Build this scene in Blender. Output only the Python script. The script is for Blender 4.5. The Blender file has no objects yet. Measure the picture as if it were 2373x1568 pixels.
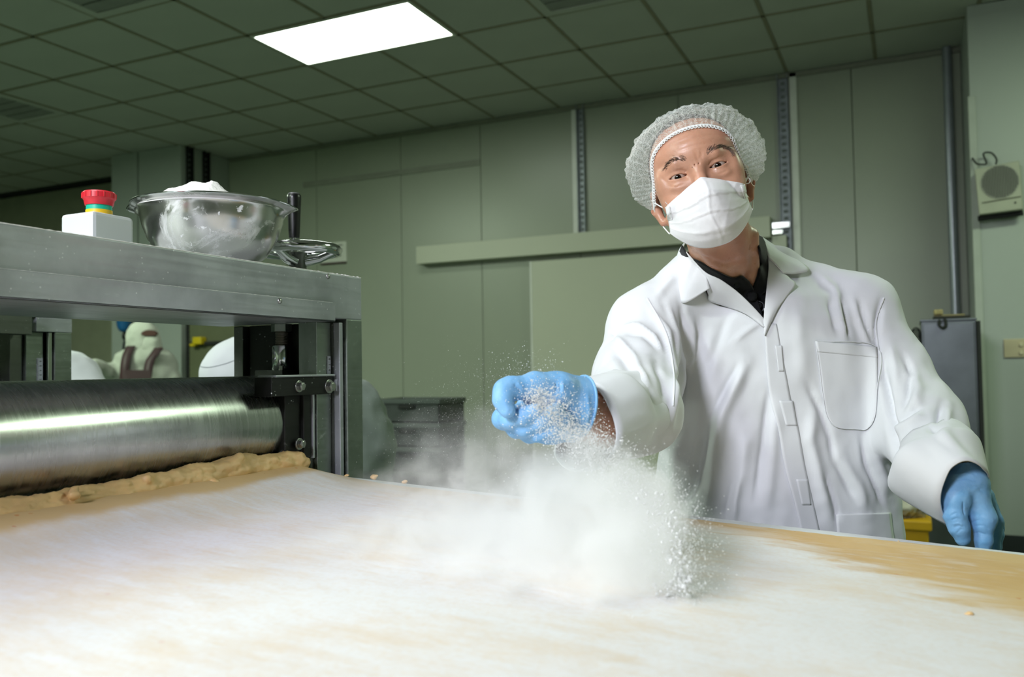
import bpy, bmesh, math, random
import numpy as np
from mathutils import Vector, Matrix, noise as mnoise
from mathutils.bvhtree import BVHTree
R = math.radians
random.seed(7); rng = np.random.default_rng(7)
S = bpy.context.scene
COL = S.collection

# ------------------------------------------------------------------ camera, light, exposure
CAMZ = 1.12
FPX, PITCH, ROLL, YAW = 1992.2, R(2.0131), R(-.9453), R(24.855)
cam = bpy.data.cameras.new('camera'); cam_o = bpy.data.objects.new('camera', cam); COL.objects.link(cam_o)
cam.sensor_width = 36; cam.lens = FPX / 2373 * 36; cam.clip_start = .02; cam.clip_end = 60
def _ray(u, v):                      # direction of a picture point, one unit deep
    X = (u - 1186.5) / FPX; U = -(v - 784) / FPX
    cr, sr = math.cos(ROLL), math.sin(ROLL); x = cr*X - sr*U; w = sr*X + cr*U
    cp, sp = math.cos(PITCH), math.sin(PITCH); y = cp - sp*w; z = sp + cp*w
    c, s = math.cos(YAW), math.sin(YAW)
    return np.array([c*x - s*y, s*x + c*y, z])
CP = np.array([0, 0, CAMZ])
fw = _ray(1186.5, 784); fw /= np.linalg.norm(fw)
rt = _ray(2186.5, 784) - _ray(186.5, 784); rt /= np.linalg.norm(rt); up = np.cross(rt, fw)
cam_o.matrix_world = Matrix([[rt[0], up[0], -fw[0], 0], [rt[1], up[1], -fw[1], 0], [rt[2], up[2], -fw[2], CAMZ], [0, 0, 0, 1]])
cam.dof.use_dof = True; cam.dof.focus_distance = 1.5; cam.dof.aperture_fstop = 4.5
S.camera = cam_o
W = bpy.data.worlds.new('world'); S.world = W; W.use_nodes = True
W.node_tree.nodes['Background'].inputs[0].default_value = (.55, .62, .52, 1); W.node_tree.nodes['Background'].inputs[1].default_value = .05
def area(name, loc, target, size, power, colr=(1, 1, 1), sy=None, spread=180):
    l = bpy.data.lights.new(name, 'AREA'); l.energy = power; l.color = colr; l.size = size; l.spread = R(spread)
    if sy: l.shape = 'RECTANGLE'; l.size_y = sy
    o = bpy.data.objects.new(name, l); COL.objects.link(o); o.location = loc
    o.rotation_euler = (Vector(target) - Vector(loc)).to_track_quat('-Z', 'Y').to_euler(); return o
area('flash_softbox', (-.85, -1.6, 2.4), (-.68, 1.1, .98), .55, 17.5, (.96, .965, 1.09), spread=85)
area('ceiling_lamp_over_machine', (-1.75, .9, 3.2), (-1.2, 1.1, 0), 1.1, 20, (.97, .97, 1.03), .55)
area('ceiling_lamp_left', (-5.6, 2.1, 3.2), (-5.6, 2.1, 0), 1.1, 160, (.82, 1, .78), .55)
area('ceiling_lamp_right', (1.5, 3.6, 3.2), (1.5, 3.6, 0), 1.1, 62, (.80, 1, .72), .55)
area('ceiling_lamp_behind', (-2.6, -1.6, 3.2), (-2.6, -1.6, 0), 1.1, 145, (.86, 1, .84), .55)
S.view_settings.view_transform = 'Standard'; S.view_settings.look = 'None'; S.view_settings.gamma = 1; S.view_settings.use_curve_mapping = False
S.view_settings.exposure = 0.0
cy = S.cycles
cy.use_denoising = True; cy.max_bounces = 10; cy.diffuse_bounces = 3; cy.glossy_bounces = 3; cy.transmission_bounces = 3; cy.transparent_max_bounces = 16
cy.volume_bounces = 7; cy.volume_max_steps = 128; cy.volume_step_rate = 2.0; cy.caustics_reflective = False; cy.caustics_refractive = False
cy.sample_clamp_indirect = 4; cy.use_adaptive_sampling = True; cy.adaptive_threshold = .03; cy.adaptive_min_samples = 12

# ------------------------------------------------------------------ helpers
def px(u, v, d): return CP + _ray(u, v) * d                                     # picture point at a depth
def pX(u, v, X): r = _ray(u, v); return CP + r * (X / r[0])
def pY(u, v, Y): r = _ray(u, v); return CP + r * (Y / r[1])
def pZ(u, v, Z): r = _ray(u, v); return CP + r * ((Z - CAMZ) / r[2])
def topx(P):                                                                    # world points -> picture points, depth
    P = np.asarray(P, float) - CP; c, s = math.cos(YAW), math.sin(YAW)
    d = P @ fw; return 1186.5 + FPX * (P @ rt) / d, 784 - FPX * (P @ up) / d, d
def lin(h):
    h = h.lstrip('#'); o = []
    for i in (0, 2, 4):
        c = int(h[i:i+2], 16) / 255; o.append(c / 12.92 if c <= .04045 else ((c + .055) / 1.055) ** 2.4)
    return (*o, 1)
MATS = {}
class NT:
    def __init__(s, name):
        s.m = bpy.data.materials.new(name); s.m.use_nodes = True; s.t = s.m.node_tree; s.n = s.t.nodes
        s.b = s.n['Principled BSDF']; s.out = s.n['Material Output']
    def new(s, k, **kw):
        n = s.n.new(k)
        for a, v in kw.items(): setattr(n, a, v)
        return n
    def link(s, a, b): s.t.links.new(a, b)
    def coord(s, scale=(1, 1, 1), kind='Object', rot=(0, 0, 0), loc=(0, 0, 0)):
        c = s.new('ShaderNodeTexCoord'); m = s.new('ShaderNodeMapping'); m.inputs['Scale'].default_value = scale
        m.inputs['Rotation'].default_value = rot; m.inputs['Location'].default_value = loc
        s.link(c.outputs[kind], m.inputs[0]); return m.outputs[0]
    def noise(s, vec, scale, detail=4, rough=.55, dist=0):
        n = s.new('ShaderNodeTexNoise'); n.inputs['Scale'].default_value = scale; n.inputs['Detail'].default_value = detail
        n.inputs['Roughness'].default_value = rough; n.inputs['Distortion'].default_value = dist; s.link(vec, n.inputs['Vector']); return n.outputs['Fac']
    def rng(s, fac, a, b, c=0, d=1, smooth=True):
        n = s.new('ShaderNodeMapRange'); n.interpolation_type = 'SMOOTHSTEP' if smooth else 'LINEAR'
        for i, v in zip((1, 2, 3, 4), (a, b, c, d)): n.inputs[i].default_value = v
        s.link(fac, n.inputs[0]); return n.outputs[0]
    def mix(s, fac, a, b):
        n = s.new('ShaderNodeMix', data_type='RGBA'); 
        if hasattr(fac, 'default_value') or hasattr(fac, 'links'): s.link(fac, n.inputs[0])
        else: n.inputs[0].default_value = fac
        for q, i in ((a, 6), (b, 7)):
            if isinstance(q, tuple): n.inputs[i].default_value = q
            else: s.link(q, n.inputs[i])
        return n.outputs[2]
    def math(s, op, a, b=None, c=None):
        n = s.new('ShaderNodeMath', operation=op)
        for i, q in enumerate((a, b, c)):
            if q is None: continue
            if isinstance(q, (int, float)): n.inputs[i].default_value = q
            else: s.link(q, n.inputs[i])
        return n.outputs[0]
    def bump(s, h, strength=.3, dist=.002):
        n = s.new('ShaderNodeBump'); n.inputs['Strength'].default_value = strength; n.inputs['Distance'].default_value = dist
        s.link(h, n.inputs['Height']); s.link(n.outputs[0], s.b.inputs['Normal']); return n
def mat(name, c, rough=.5, metal=0, var=.06, vscale=6, bump=0, bscale=60, bdist=.001, sss=0, spec=.5, emit=None, es=1, trans=0, alpha=1):
    if name in MATS: return MATS[name]
    t = NT(name); c = lin(c) if isinstance(c, str) else c
    v = t.coord(); f = t.noise(v, vscale)
    d = tuple(x * (1 - var) for x in c[:3]) + (1,); l = tuple(min(1, x * (1 + var)) for x in c[:3]) + (1,)
    t.link(t.mix(t.rng(f, .3, .7), d, l), t.b.inputs['Base Color'])
    t.b.inputs['Roughness'].default_value = rough; t.b.inputs['Metallic'].default_value = metal
    t.b.inputs['Specular IOR Level'].default_value = spec
    if sss: t.b.inputs['Subsurface Weight'].default_value = sss; t.b.inputs['Subsurface Radius'].default_value = (.008, .003, .0015); t.b.inputs['Subsurface Scale'].default_value = 1
    if bump: t.bump(t.noise(v, bscale, 6), bump, bdist)
    if emit: t.b.inputs['Emission Color'].default_value = lin(emit); t.b.inputs['Emission Strength'].default_value = es
    if trans: t.b.inputs['Transmission Weight'].default_value = trans
    if alpha < 1: t.b.inputs['Alpha'].default_value = alpha
    MATS[name] = t.m; return t.m

WL = {}
def wl(o): return WL.get(o.name, np.zeros(3)) if o else np.zeros(3)
def link(o, parent, loc):
    COL.objects.link(o)
    if parent is not None: o.parent = parent
    o.location = Vector(np.asarray(loc, float) - wl(parent)); WL[o.name] = np.asarray(loc, float); return o
def thing(name, label, cat, loc, group=None, kind=None):
    o = bpy.data.objects.new(name, None); o.empty_display_size = .05; link(o, None, loc)
    if label: o['label'] = label
    if cat: o['category'] = cat
    if group: o['group'] = group
    if kind: o['kind'] = kind
    return o
def tag(o, label=None, cat=None, group=None, kind=None):
    for k, v in (('label', label), ('category', cat), ('group', group), ('kind', kind)):
        if v: o[k] = v
    return o
def mesh_np(name, V, F):                       # F: (n,3) or (n,4) array or list of polygons
    me = bpy.data.meshes.new(name); V = np.asarray(V, np.float32)
    if isinstance(F, np.ndarray):
        k = F.shape[1]; me.vertices.add(len(V)); me.vertices.foreach_set('co', V.ravel())
        me.loops.add(F.size); me.loops.foreach_set('vertex_index', F.astype(np.int32).ravel())
        me.polygons.add(len(F)); me.polygons.foreach_set('loop_start', np.arange(0, F.size, k, dtype=np.int32))
        me.polygons.foreach_set('loop_total', np.full(len(F), k, np.int32)); me.update(calc_edges=True); me.validate()
    else:
        me.from_pydata([tuple(map(float, v)) for v in V], [], [tuple(map(int, f)) for f in F]); me.update()
    return me
def put(name, V, F, m, parent=None, smooth=False, solid=0, bevel=0, loc=None, offset=0, sub=0, mats=None, mi=None):
    V = np.asarray(V, float)
    if loc is None: loc = wl(parent) if parent is not None else V.mean(0) * [1, 1, 0] + [0, 0, V[:, 2].min()]
    loc = np.asarray(loc, float); me = mesh_np(name, V - loc, F)
    for mm in (mats or [m]): me.materials.append(mm)
    if mi is not None: me.polygons.foreach_set('material_index', np.asarray(mi, np.int32))
    if smooth: me.polygons.foreach_set('use_smooth', np.ones(len(me.polygons), bool))
    o = bpy.data.objects.new(name, me); link(o, parent, loc)
    if solid: d = o.modifiers.new('thickness', 'SOLIDIFY'); d.thickness = solid; d.offset = offset
    if bevel: d = o.modifiers.new('edge', 'BEVEL'); d.width = bevel; d.segments = 2; d.limit_method = 'ANGLE'; d.angle_limit = R(35)
    if sub: d = o.modifiers.new('round', 'SUBSURF'); d.levels = sub; d.render_levels = sub
    return o
class MB:
    def __init__(s): s.v = []; s.f = []
    def add(s, V, F):
        n = len(s.v); s.v += [tuple(map(float, p)) for p in V]; s.f += [tuple(int(i) + n for i in f) for f in F]; return s
    def box(s, a, b):
        a, b = np.minimum(a, b), np.maximum(a, b)
        V = [(x, y, z) for x in (a[0], b[0]) for y in (a[1], b[1]) for z in (a[2], b[2])]
        return s.add(V, [(0, 1, 3, 2), (4, 6, 7, 5), (0, 4, 5, 1), (2, 3, 7, 6), (0, 2, 6, 4), (1, 5, 7, 3)])
    def frame(s, d):
        d = np.asarray(d, float); d /= np.linalg.norm(d); h = np.array([0, 0, 1.]) if abs(d[2]) < .9 else np.array([1., 0, 0])
        a = np.cross(h, d); a /= np.linalg.norm(a); return a, np.cross(d, a)
    def cyl(s, p, q, r, r2=None, n=24, ph=0):
        p, q = np.asarray(p, float), np.asarray(q, float); r2 = r if r2 is None else r2; a, b = s.frame(q - p)
        V = [c + (a * math.cos(t) + b * math.sin(t)) * rr for c, rr in ((p, r), (q, r2)) for t in [ph + 2 * math.pi * i / n for i in range(n)]]
        F = [(i, (i + 1) % n, n + (i + 1) % n, n + i) for i in range(n)] + [tuple(range(n))[::-1], tuple(range(n, 2 * n))]
        return s.add(V, F)
    def lathe(s, prof, o, ax=(0, 0, 1), n=40, close=True):
        o = np.asarray(o, float); ax = np.asarray(ax, float); ax = ax / np.linalg.norm(ax); a, b = s.frame(ax); V = []; m = len(prof)
        for i in range(n):
            t = 2 * math.pi * i / n
            for r, h in prof: V.append(o + ax * h + (a * math.cos(t) + b * math.sin(t)) * r)
        F = [(i * m + j, ((i + 1) % n) * m + j, ((i + 1) % n) * m + j + 1, i * m + j + 1) for i in range(n) for j in range(m - 1)]
        if close: F += [tuple(i * m for i in range(n))[::-1], tuple(i * m + m - 1 for i in range(n))]
        return s.add(V, F)
    def tube(s, P, r, n=10, closed=False):
        P = np.asarray(P, float); m = len(P); rr = np.full(m, r, float) if np.isscalar(r) else np.asarray(r, float); V = []; prev = None
        for i in range(m):
            d = P[(i + 1) % m] - P[i - 1] if closed or 0 < i < m - 1 else (P[1] - P[0] if i == 0 else P[-1] - P[-2])
            d = d / (np.linalg.norm(d) + 1e-12)
            if prev is None: a, _ = s.frame(d)
            else: a = prev - d * (prev @ d); a = a / np.linalg.norm(a)
            prev = a; b = np.cross(d, a)
            V += [P[i] + (a * math.cos(2 * math.pi * k / n) + b * math.sin(2 * math.pi * k / n)) * rr[i] for k in range(n)]
        F = [(i * n + k, i * n + (k + 1) % n, ((i + 1) % m) * n + (k + 1) % n, ((i + 1) % m) * n + k) for i in range(m if closed else m - 1) for k in range(n)]
        if not closed: F += [tuple(range(n))[::-1], tuple(range((m - 1) * n, m * n))]
        return s.add(V, F)
    def hexnut(s, p, q, r): return s.cyl(p, q, r, r, 6)
    def build(s, name, m, parent=None, smooth=False, bevel=0, loc=None, solid=0):
        o = put(name, s.v, s.f, m, parent, False, solid, bevel, loc)
        if smooth:
            me = o.data; me.polygons.foreach_set('use_smooth', np.ones(len(me.polygons), bool))
            d = o.modifiers.new('split', 'EDGE_SPLIT'); d.split_angle = R(38)
        return o
def bx(name, a, b, m, parent=None, bevel=0, loc=None): return MB().box(a, b).build(name, m, parent, bevel=bevel, loc=loc)
def spline(P, n):                             # Catmull-Rom through the points
    P = np.asarray(P, float); k = len(P) - 1; Q = np.vstack([2 * P[0] - P[1], P, 2 * P[-1] - P[-2]]); out = []
    for t in np.linspace(0, k, n):
        i = min(int(t), k - 1); f = t - i; a, b, c, d = Q[i], Q[i + 1], Q[i + 2], Q[i + 3]
        out.append(.5 * (2 * b + (c - a) * f + (2 * a - 5 * b + 4 * c - d) * f * f + (3 * b - 3 * c + d - a) * f ** 3))
    return np.array(out)
def grid_faces(nu, nv, wrap=False):
    return np.array([(i * nv + j, ((i + 1) % nu) * nv + j, ((i + 1) % nu) * nv + j + 1, i * nv + j + 1) for i in range(nu if wrap else nu - 1) for j in range(nv - 1)])
def sstep(a, b, x): t = np.clip((x - a) / (b - a), 0, 1); return t * t * (3 - 2 * t)
def fbm(P, scale, oct=3, seed=0):
    out = np.empty(len(P))
    for i, p in enumerate(P): out[i] = mnoise.fractal(Vector((p[0] * scale + seed, p[1] * scale, p[2] * scale)), 1, 2, oct)
    return out

# implicit surfaces polygonised with surface nets
class SDF:
    def __init__(s, xs, ys, zs):
        s.x, s.y, s.z = (np.asarray(a, np.float32) for a in (xs, ys, zs)); s.F = np.full((len(s.x), len(s.y), len(s.z)), 1e5, np.float32)
    def sl(s, lo, hi):
        r = []
        for a, l, h in zip((s.x, s.y, s.z), lo, hi): r.append(slice(max(0, np.searchsorted(a, l) - 1), min(len(a), np.searchsorted(a, h) + 1)))
        return tuple(r)
    def pts(s, q): return s.x[q[0]][:, None, None], s.y[q[1]][None, :, None], s.z[q[2]][None, None, :]
    def op(s, fn, lo, hi, k=.01, mode='u'):
        q = s.sl(np.asarray(lo) - k * 1.5, np.asarray(hi) + k * 1.5)
        if any(t.stop <= t.start for t in q): return s
        d = fn(*s.pts(q)).astype(np.float32); A = s.F[q]
        if mode == 'u': h = np.maximum(k - np.abs(A - d), 0) / k; s.F[q] = np.minimum(A, d) - h * h * k / 4
        elif mode == 's': d = -d; h = np.maximum(k - np.abs(A - d), 0) / k; s.F[q] = np.maximum(A, d) + h * h * k / 4
        return s
    def cap(s, a, b, ra, rb, k=.01, mode='u'):
        a, b = np.asarray(a, float), np.asarray(b, float); ba = b - a; L = ba @ ba + 1e-12; r = max(ra, rb)
        def fn(x, y, z):
            t = np.clip(((x - a[0]) * ba[0] + (y - a[1]) * ba[1] + (z - a[2]) * ba[2]) / L, 0, 1)
            return np.sqrt((x - a[0] - t * ba[0]) ** 2 + (y - a[1] - t * ba[1]) ** 2 + (z - a[2] - t * ba[2]) ** 2) - (ra + (rb - ra) * t)
        return s.op(fn, np.minimum(a, b) - r, np.maximum(a, b) + r, k, mode)
    def ell(s, c, r, k=.01, mode='u'):
        c, r = np.asarray(c, float), np.asarray(r, float); m = r.min()
        def fn(x, y, z):
            q = np.sqrt(((x - c[0]) / r[0]) ** 2 + ((y - c[1]) / r[1]) ** 2 + ((z - c[2]) / r[2]) ** 2)
            g = np.sqrt(((x - c[0]) / r[0] ** 2) ** 2 + ((y - c[1]) / r[1] ** 2) ** 2 + ((z - c[2]) / r[2] ** 2) ** 2) + 1e-9
            return np.maximum(q * (q - 1) / g, -m)
        return s.op(fn, c - r, c + r, k, mode)
    def nets(s, smooth=1):
        F, xs, ys, zs = s.F, s.x, s.y, s.z; I8 = F < 0; c = np.zeros(tuple(n - 1 for n in F.shape), np.int8)
        for dx in (0, 1):
            for dy in (0, 1):
                for dz in (0, 1): c += I8[dx:F.shape[0] - 1 + dx, dy:F.shape[1] - 1 + dy, dz:F.shape[2] - 1 + dz]
        act = (c > 0) & (c < 8); I = np.argwhere(act); idx = np.full(act.shape, -1, np.int32); idx[act] = np.arange(len(I))
        acc = np.zeros((len(I), 3)); cnt = np.zeros(len(I)); ax = (xs, ys, zs)
        cs = [(i, j, k) for i in (0, 1) for j in (0, 1) for k in (0, 1)]
        for a in cs:
            for d in range(3):
                if a[d]: continue
                b = list(a); b[d] = 1; A = I + a; B = I + b; fa = F[A[:, 0], A[:, 1], A[:, 2]]; fb = F[B[:, 0], B[:, 1], B[:, 2]]
                m = (fa < 0) != (fb < 0); t = np.zeros(len(I)); t[m] = fa[m] / (fa[m] - fb[m])
                for e in range(3):
                    pa = ax[e][A[:, e]]; pb = ax[e][B[:, e]]; acc[m, e] += (pa + (pb - pa) * t)[m]
                cnt[m] += 1
        V = acc / cnt[:, None]; Q = []
        for d in range(3):
            e, f = [q for q in range(3) if q != d]
            s0 = [slice(1, -1)] * 3; s1 = [slice(1, -1)] * 3; s0[d] = slice(0, -1); s1[d] = slice(1, None)
            a = I8[tuple(s0)]; b = I8[tuple(s1)]; m = np.argwhere(a != b)
            if not len(m): continue
            base = m.copy(); base[:, e] += 1; base[:, f] += 1
            def g(de, df): t = base.copy(); t[:, e] -= de; t[:, f] -= df; return idx[t[:, 0], t[:, 1], t[:, 2]]
            q = np.stack([g(1, 1), g(0, 1), g(0, 0), g(1, 0)], 1); fl = a[tuple(m.T)]
            if d == 1: fl = ~fl
            q[~fl] = q[~fl][:, ::-1]; Q.append(q)
        Q = np.vstack(Q); Q = Q[(Q >= 0).all(1)]
        for _ in range(smooth): V = relax(V, Q)
        return V, Q
def relax(V, Q, w=.5):
    A = np.zeros_like(V); n = np.zeros(len(V)); k = Q.shape[1]
    for j in range(k):
        a, b = Q[:, j], Q[:, (j + 1) % k]
        for e in range(3): A[:, e] += np.bincount(a, V[b, e], len(V)) + np.bincount(b, V[a, e], len(V))
        n += np.bincount(a, minlength=len(V)) + np.bincount(b, minlength=len(V))
    return V * (1 - w) + w * A / np.maximum(n, 1)[:, None]
def vnormals(V, Q):
    N = np.zeros_like(V); a = np.cross(V[Q[:, 2]] - V[Q[:, 0]], V[Q[:, 3 if Q.shape[1] > 3 else 1]] - V[Q[:, 1]]) if Q.shape[1] > 3 else np.cross(V[Q[:, 1]] - V[Q[:, 0]], V[Q[:, 2]] - V[Q[:, 0]])
    for j in range(Q.shape[1]):
        for e in range(3): N[:, e] += np.bincount(Q[:, j], a[:, e], len(V))
    return N / (np.linalg.norm(N, axis=1)[:, None] + 1e-12)
def arange(*seg):                                # piecewise grid spacing: (start, stop, step), ...
    out = [seg[0][0]]
    for a, b, h in seg:
        n = max(1, round((b - a) / h)); out += list(a + (b - a) * np.arange(1, n + 1) / n)
    return np.array(out)
def copy_tree(o, parent=None, off=(0, 0, 0)):
    c = o.copy(); COL.objects.link(c); c.parent = parent
    if parent is None: c.location = o.location + Vector(off)
    for ch in o.children: copy_tree(ch, c)
    return c
# ------------------------------------------------------------------ materials
def steel(name, c='#8d9092', rough=.34, dust=.5, speck=.6, streak=(40, 1.5, 40), metal=.9, bmp=.08, rv=.07):
    t = NT(name); v = t.coord(); s = t.noise(t.coord(streak), 3, 3); f = t.noise(v, 9, 5)
    base = t.mix(t.rng(f, .35, .75), lin(c), tuple(x * .72 for x in lin(c)[:3]) + (1,))
    g = t.new('ShaderNodeNewGeometry'); sx = t.new('ShaderNodeSeparateXYZ'); t.link(g.outputs['Normal'], sx.inputs[0])
    upm = t.math('MULTIPLY', t.rng(sx.outputs[2], .35, .9), dust)
    vo = t.new('ShaderNodeTexVoronoi'); vo.inputs['Scale'].default_value = 95; t.link(v, vo.inputs['Vector'])
    sp = t.math('MULTIPLY', t.rng(vo.outputs['Distance'], .09, .16, 1, 0), t.rng(t.noise(v, 22, 3), .5, .62))
    smear = t.math('MULTIPLY', t.rng(t.noise(t.coord((1, 1, 1.6)), 14, 6, .65, .8), .62, .78), .45 * speck)
    d = t.math('MAXIMUM', t.math('MAXIMUM', upm, smear), t.math('MULTIPLY', sp, speck)); d.node.use_clamp = True
    t.link(t.mix(d, base, lin('#eceeee')), t.b.inputs['Base Color'])
    t.link(t.math('MULTIPLY', t.math('SUBTRACT', 1, d), metal), t.b.inputs['Metallic'])
    t.link(t.math('ADD', t.rng(s, .3, .7, rough - rv, rough + rv), t.math('MULTIPLY', d, .4)), t.b.inputs['Roughness'])
    t.bump(s, bmp, .0004); return t.m
M_STEEL = steel('brushed_steel', '#b7bac0', .36, .6, .7, (40, 1.5, 40), .55); M_STEELD = steel('dark_steel', '#6d706b', .42, .3, .5); M_DULL = steel('dull_steel', '#8e968f', .38, .25, .6)
M_ROLL = steel('polished_roller_steel', '#b8b9b8', .27, 0, .0, (2.5, 60, 2.5), 1.0, .008, .03)
M_CHROME = mat('chrome', '#c9cccc', .12, 1, .03); M_BLACKPLATE = steel('black_plate', '#2c2d2b', .5, .45, .9, metal=.6)
M_BOLT = mat('bolt_steel', '#a9aaa6', .3, .95); M_BLACK = mat('black_plastic', '#0c0d0e', .35)
M_WALL = mat('wall_panel_paint', '#9ca391', .33, 0, .02, 1.2); M_DOOR = mat('door_paint', '#bcc0aa', .38, 0, .02, 1)
M_PIER = mat('pier_paint', '#a8afa8', .45, 0, .03, 1.2); M_TILE = mat('ceiling_tile', '#b7b9b0', .85, 0, .03, 2, .25, 120); M_TBAR = mat('ceiling_bar_paint', '#8a8570', .6)
M_TRIM = mat('pale_trim', '#d9dcd2', .35); M_CHAN = mat('zinc_channel', '#8d9498', .45, .5, .15, 20); M_DARK = mat('dark_gap', '#1b1d1b', .8)
M_FLOOR = mat('floor_paint', '#5d6b60', .4, 0, .12, 3)
# ------------------------------------------------------------------ room
CE = 3.26; YB = 6.557; XR = .369; YP = 5.814
def struct(o): o['kind'] = 'structure'; return o
XL, XN, YN, YF = -11.2, 3.2, -3.2, 6.75
struct(bx('floor', (XL, YN, -.12), (XN, YF + .2, 0), M_FLOOR, loc=(0, 0, 0)))
ceil = struct(bx('ceiling', (XL, YN, CE + .02), (XN, YF + .2, CE + .14), M_DARK, loc=(0, 0, CE)))
struct(bx('wall_front', (XL, YN - .1, 0), (XN, YN, CE), M_WALL)); struct(bx('wall_left', (XL - .1, YN, 0), (XL, YF, CE), M_WALL))
struct(bx('wall_side', (XN, YN, 0), (XN + .1, YF, CE), M_WALL))
wb = struct(bx('wall_back', (-6.2, YB + .012, 0), (XR + .2, YF + .1, CE), M_DARK, loc=(0, YB, 0)))
ed = [-6.13, -5.05, -4.114, -3.309, -2.41, -1.58, -.775, -.328, XR]
for a, b in zip(ed[:-1], ed[1:]): bx('panel', (a + .0025, YB, .0), (b - .0025, YB + .04, CE), M_WALL, wb, .002)
struct(bx('wall_rear', (XL, YF, 0), (-6.6, YF + .1, CE), mat('rear_wall_paint', '#a5a890', .5)))
# pier on the right, pilaster on the left
pier = struct(bx('wall_right', (XR, YP, 0), (XN, YF, CE), M_PIER))
struct(bx('baseboard_right', (XR - .004, YP - .014, 0), (XN, YP, .1), mat('black_skirting', '#23282a', .5)))
pil = struct(bx('wall_pilaster', (-7.02, 5.95, 0), (-6.14, YF, CE), M_DARK))
bx('panel', (-7.034, 5.935, 0), (-6.69, 5.96, CE), M_PIER, pil, .002); bx('panel', (-6.672, 5.935, 0), (-6.127, 5.96, CE), M_PIER, pil, .002)
bx('panel', (-6.15, 5.962, 0), (-6.127, YB, CE), M_PIER, pil, .002)
def channel(name, x, y, z0, z1, w, dep, axis='y'):       # slotted strut channel, open side towards the room
    m = MB()
    if axis == 'y':
        m.box((x - w/2, y - .004, z0), (x + w/2, y, z1)).box((x - w/2, y - dep, z0), (x - w/2 + .004, y, z1)).box((x + w/2 - .004, y - dep, z0), (x + w/2, y, z1))
        o = struct(m.build(name, M_CHAN)); k = MB(); z = z0 + .03
        while z < z1 - .04: k.box((x - w*.2, y - .006, z), (x + w*.2, y - .004, z + .022)); z += .05
    else:
        m.box((x, y - w/2, z0), (x + .004, y + w/2, z1)).box((x, y - w/2, z0), (x + dep, y - w/2 + .004, z1)).box((x, y + w/2 - .004, z0), (x + dep, y + w/2, z1))
        o = struct(m.build(name, M_DARK)); k = MB(); z = z0 + .03
        while z < z1 - .04: k.box((x + .004, y - w*.2, z), (x + .006, y + w*.2, z + .022)); z += .05
    s = k.build('slot', mat('slot_grey', '#6f7674', .7), o); s['kind'] = 'stuff'
channel('trim_1', -2.385, YB, 2.2, CE, .062, .035); struct(bx('trim_2', (-2.462, YB - .018, 2.2), (-2.42, YB, CE), M_TRIM))
channel('trim_3', -.80, YB, .1, CE, .075, .04); struct(bx('trim_4', (-.752, YB - .02, 0), (-.70, YB, CE), M_TRIM, bevel=.004))
channel('trim_5', -6.127, 6.03, 0, CE, .07, .035, 'x'); channel('trim_6', -6.127, 6.24, 0, CE, .07, .035, 'x')
struct(MB().cyl((XR - .085, YB - .04, 0), (XR - .085, YB - .04, CE), .03, n=20).build('trim_7', mat('grey_pipe', '#9aa0a6', .3, .5), smooth=True))
struct(bx('trim_8', (XR - .012, YP - .01, 0), (XR + .03, YP + .03, CE - .55), mat('pier_edge', '#aeb4aa', .45), bevel=.003))
struct(bx('shadow_band', (-5.2, YB - .012, 2.875), (-3.307, YB, 2.925), mat('shadow_band_paint', '#8a8f80', .5)))  # thin strip coloured darker than the wall, standing in for a shadow band
struct(bx('trim_10', (-6.1, YB - .02, CE - .035), (XR, YB, CE), mat('ceiling_edge', '#7d8070', .5)))
# ceiling grid: tiles 0.6 m, visible tee bars, one lit panel, dark grilles
C0, R0 = -2.564, YB - .5578
tile = None; cells = {}
LAMP = {(-2, 3), (-1, 3)}; VENT = {(1, 3), (-3, 5), (-7, 3)}
for c in range(-14, 9):
    for r in range(0, 11):
        x0 = C0 + .6 * c; y1 = R0 - .6 * (r - 1) if r else YB; y0 = R0 - .6 * r if r else R0
        if (c, r) in LAMP or (c, r) in VENT or (x0 > XR - .1 and r < 1): continue
        if r == 0:
            if x0 > XR - .1: continue
            bx('tile', (x0 + .012, y0 + .012, CE + .004), (min(x0 + .588, XR), y1 - .012, CE + .018), M_TILE, ceil); continue
        if x0 > XR - .1 and r == 1: bx('tile', (x0 + .012, y0 + .012, CE + .004), (x0 + .588, YP, CE + .018), M_TILE, ceil); continue
        if tile is None: tile = bx('tile', (x0 + .012, y0 + .012, CE + .004), (x0 + .588, y1 - .012, CE + .018), M_TILE, ceil, .003, loc=(x0 + .3, y0 + .3, CE)); continue
        o = tile.copy(); COL.objects.link(o); o.location = Vector((x0 + .3, y0 + .3, CE)) - ceil.location
for c in range(-14, 10): bx('ceiling_bar', (C0 + .6*c - .012, R0 - 6, CE), (C0 + .6*c + .012, YB, CE + .012), M_TBAR, ceil)
for r in range(0, 11): bx('ceiling_bar', (XL, R0 - .6*r - .012, CE), (XN, R0 - .6*r + .012, CE + .012), M_TBAR, ceil)
lp = thing('ceiling_light', 'lit white rectangular panel light set flush in the grey tiled ceiling', 'light', (-3.164, 4.499, CE))
lx0, lx1, ly0, ly1 = C0 - 1.2, C0, R0 - 1.8, R0 - 1.2
MB().box((lx0 + .01, ly0 + .01, CE - .006), (lx1 - .01, ly0 + .03, CE + .02)).box((lx0 + .01, ly1 - .03, CE - .006), (lx1 - .01, ly1 - .01, CE + .02)).box((lx0 + .01, ly0 + .03, CE - .006), (lx0 + .03, ly1 - .03, CE + .02)).box((lx1 - .03, ly0 + .03, CE - .006), (lx1 - .01, ly1 - .03, CE + .02)).build('frame', M_TRIM, lp)
bx('diffuser', (lx0 + .03, ly0 + .03, CE - .002), (lx1 - .03, ly1 - .03, CE + .015), mat('lit_diffuser', '#ffffff', .5, emit='#f4fff0', es=11), lp)
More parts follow.
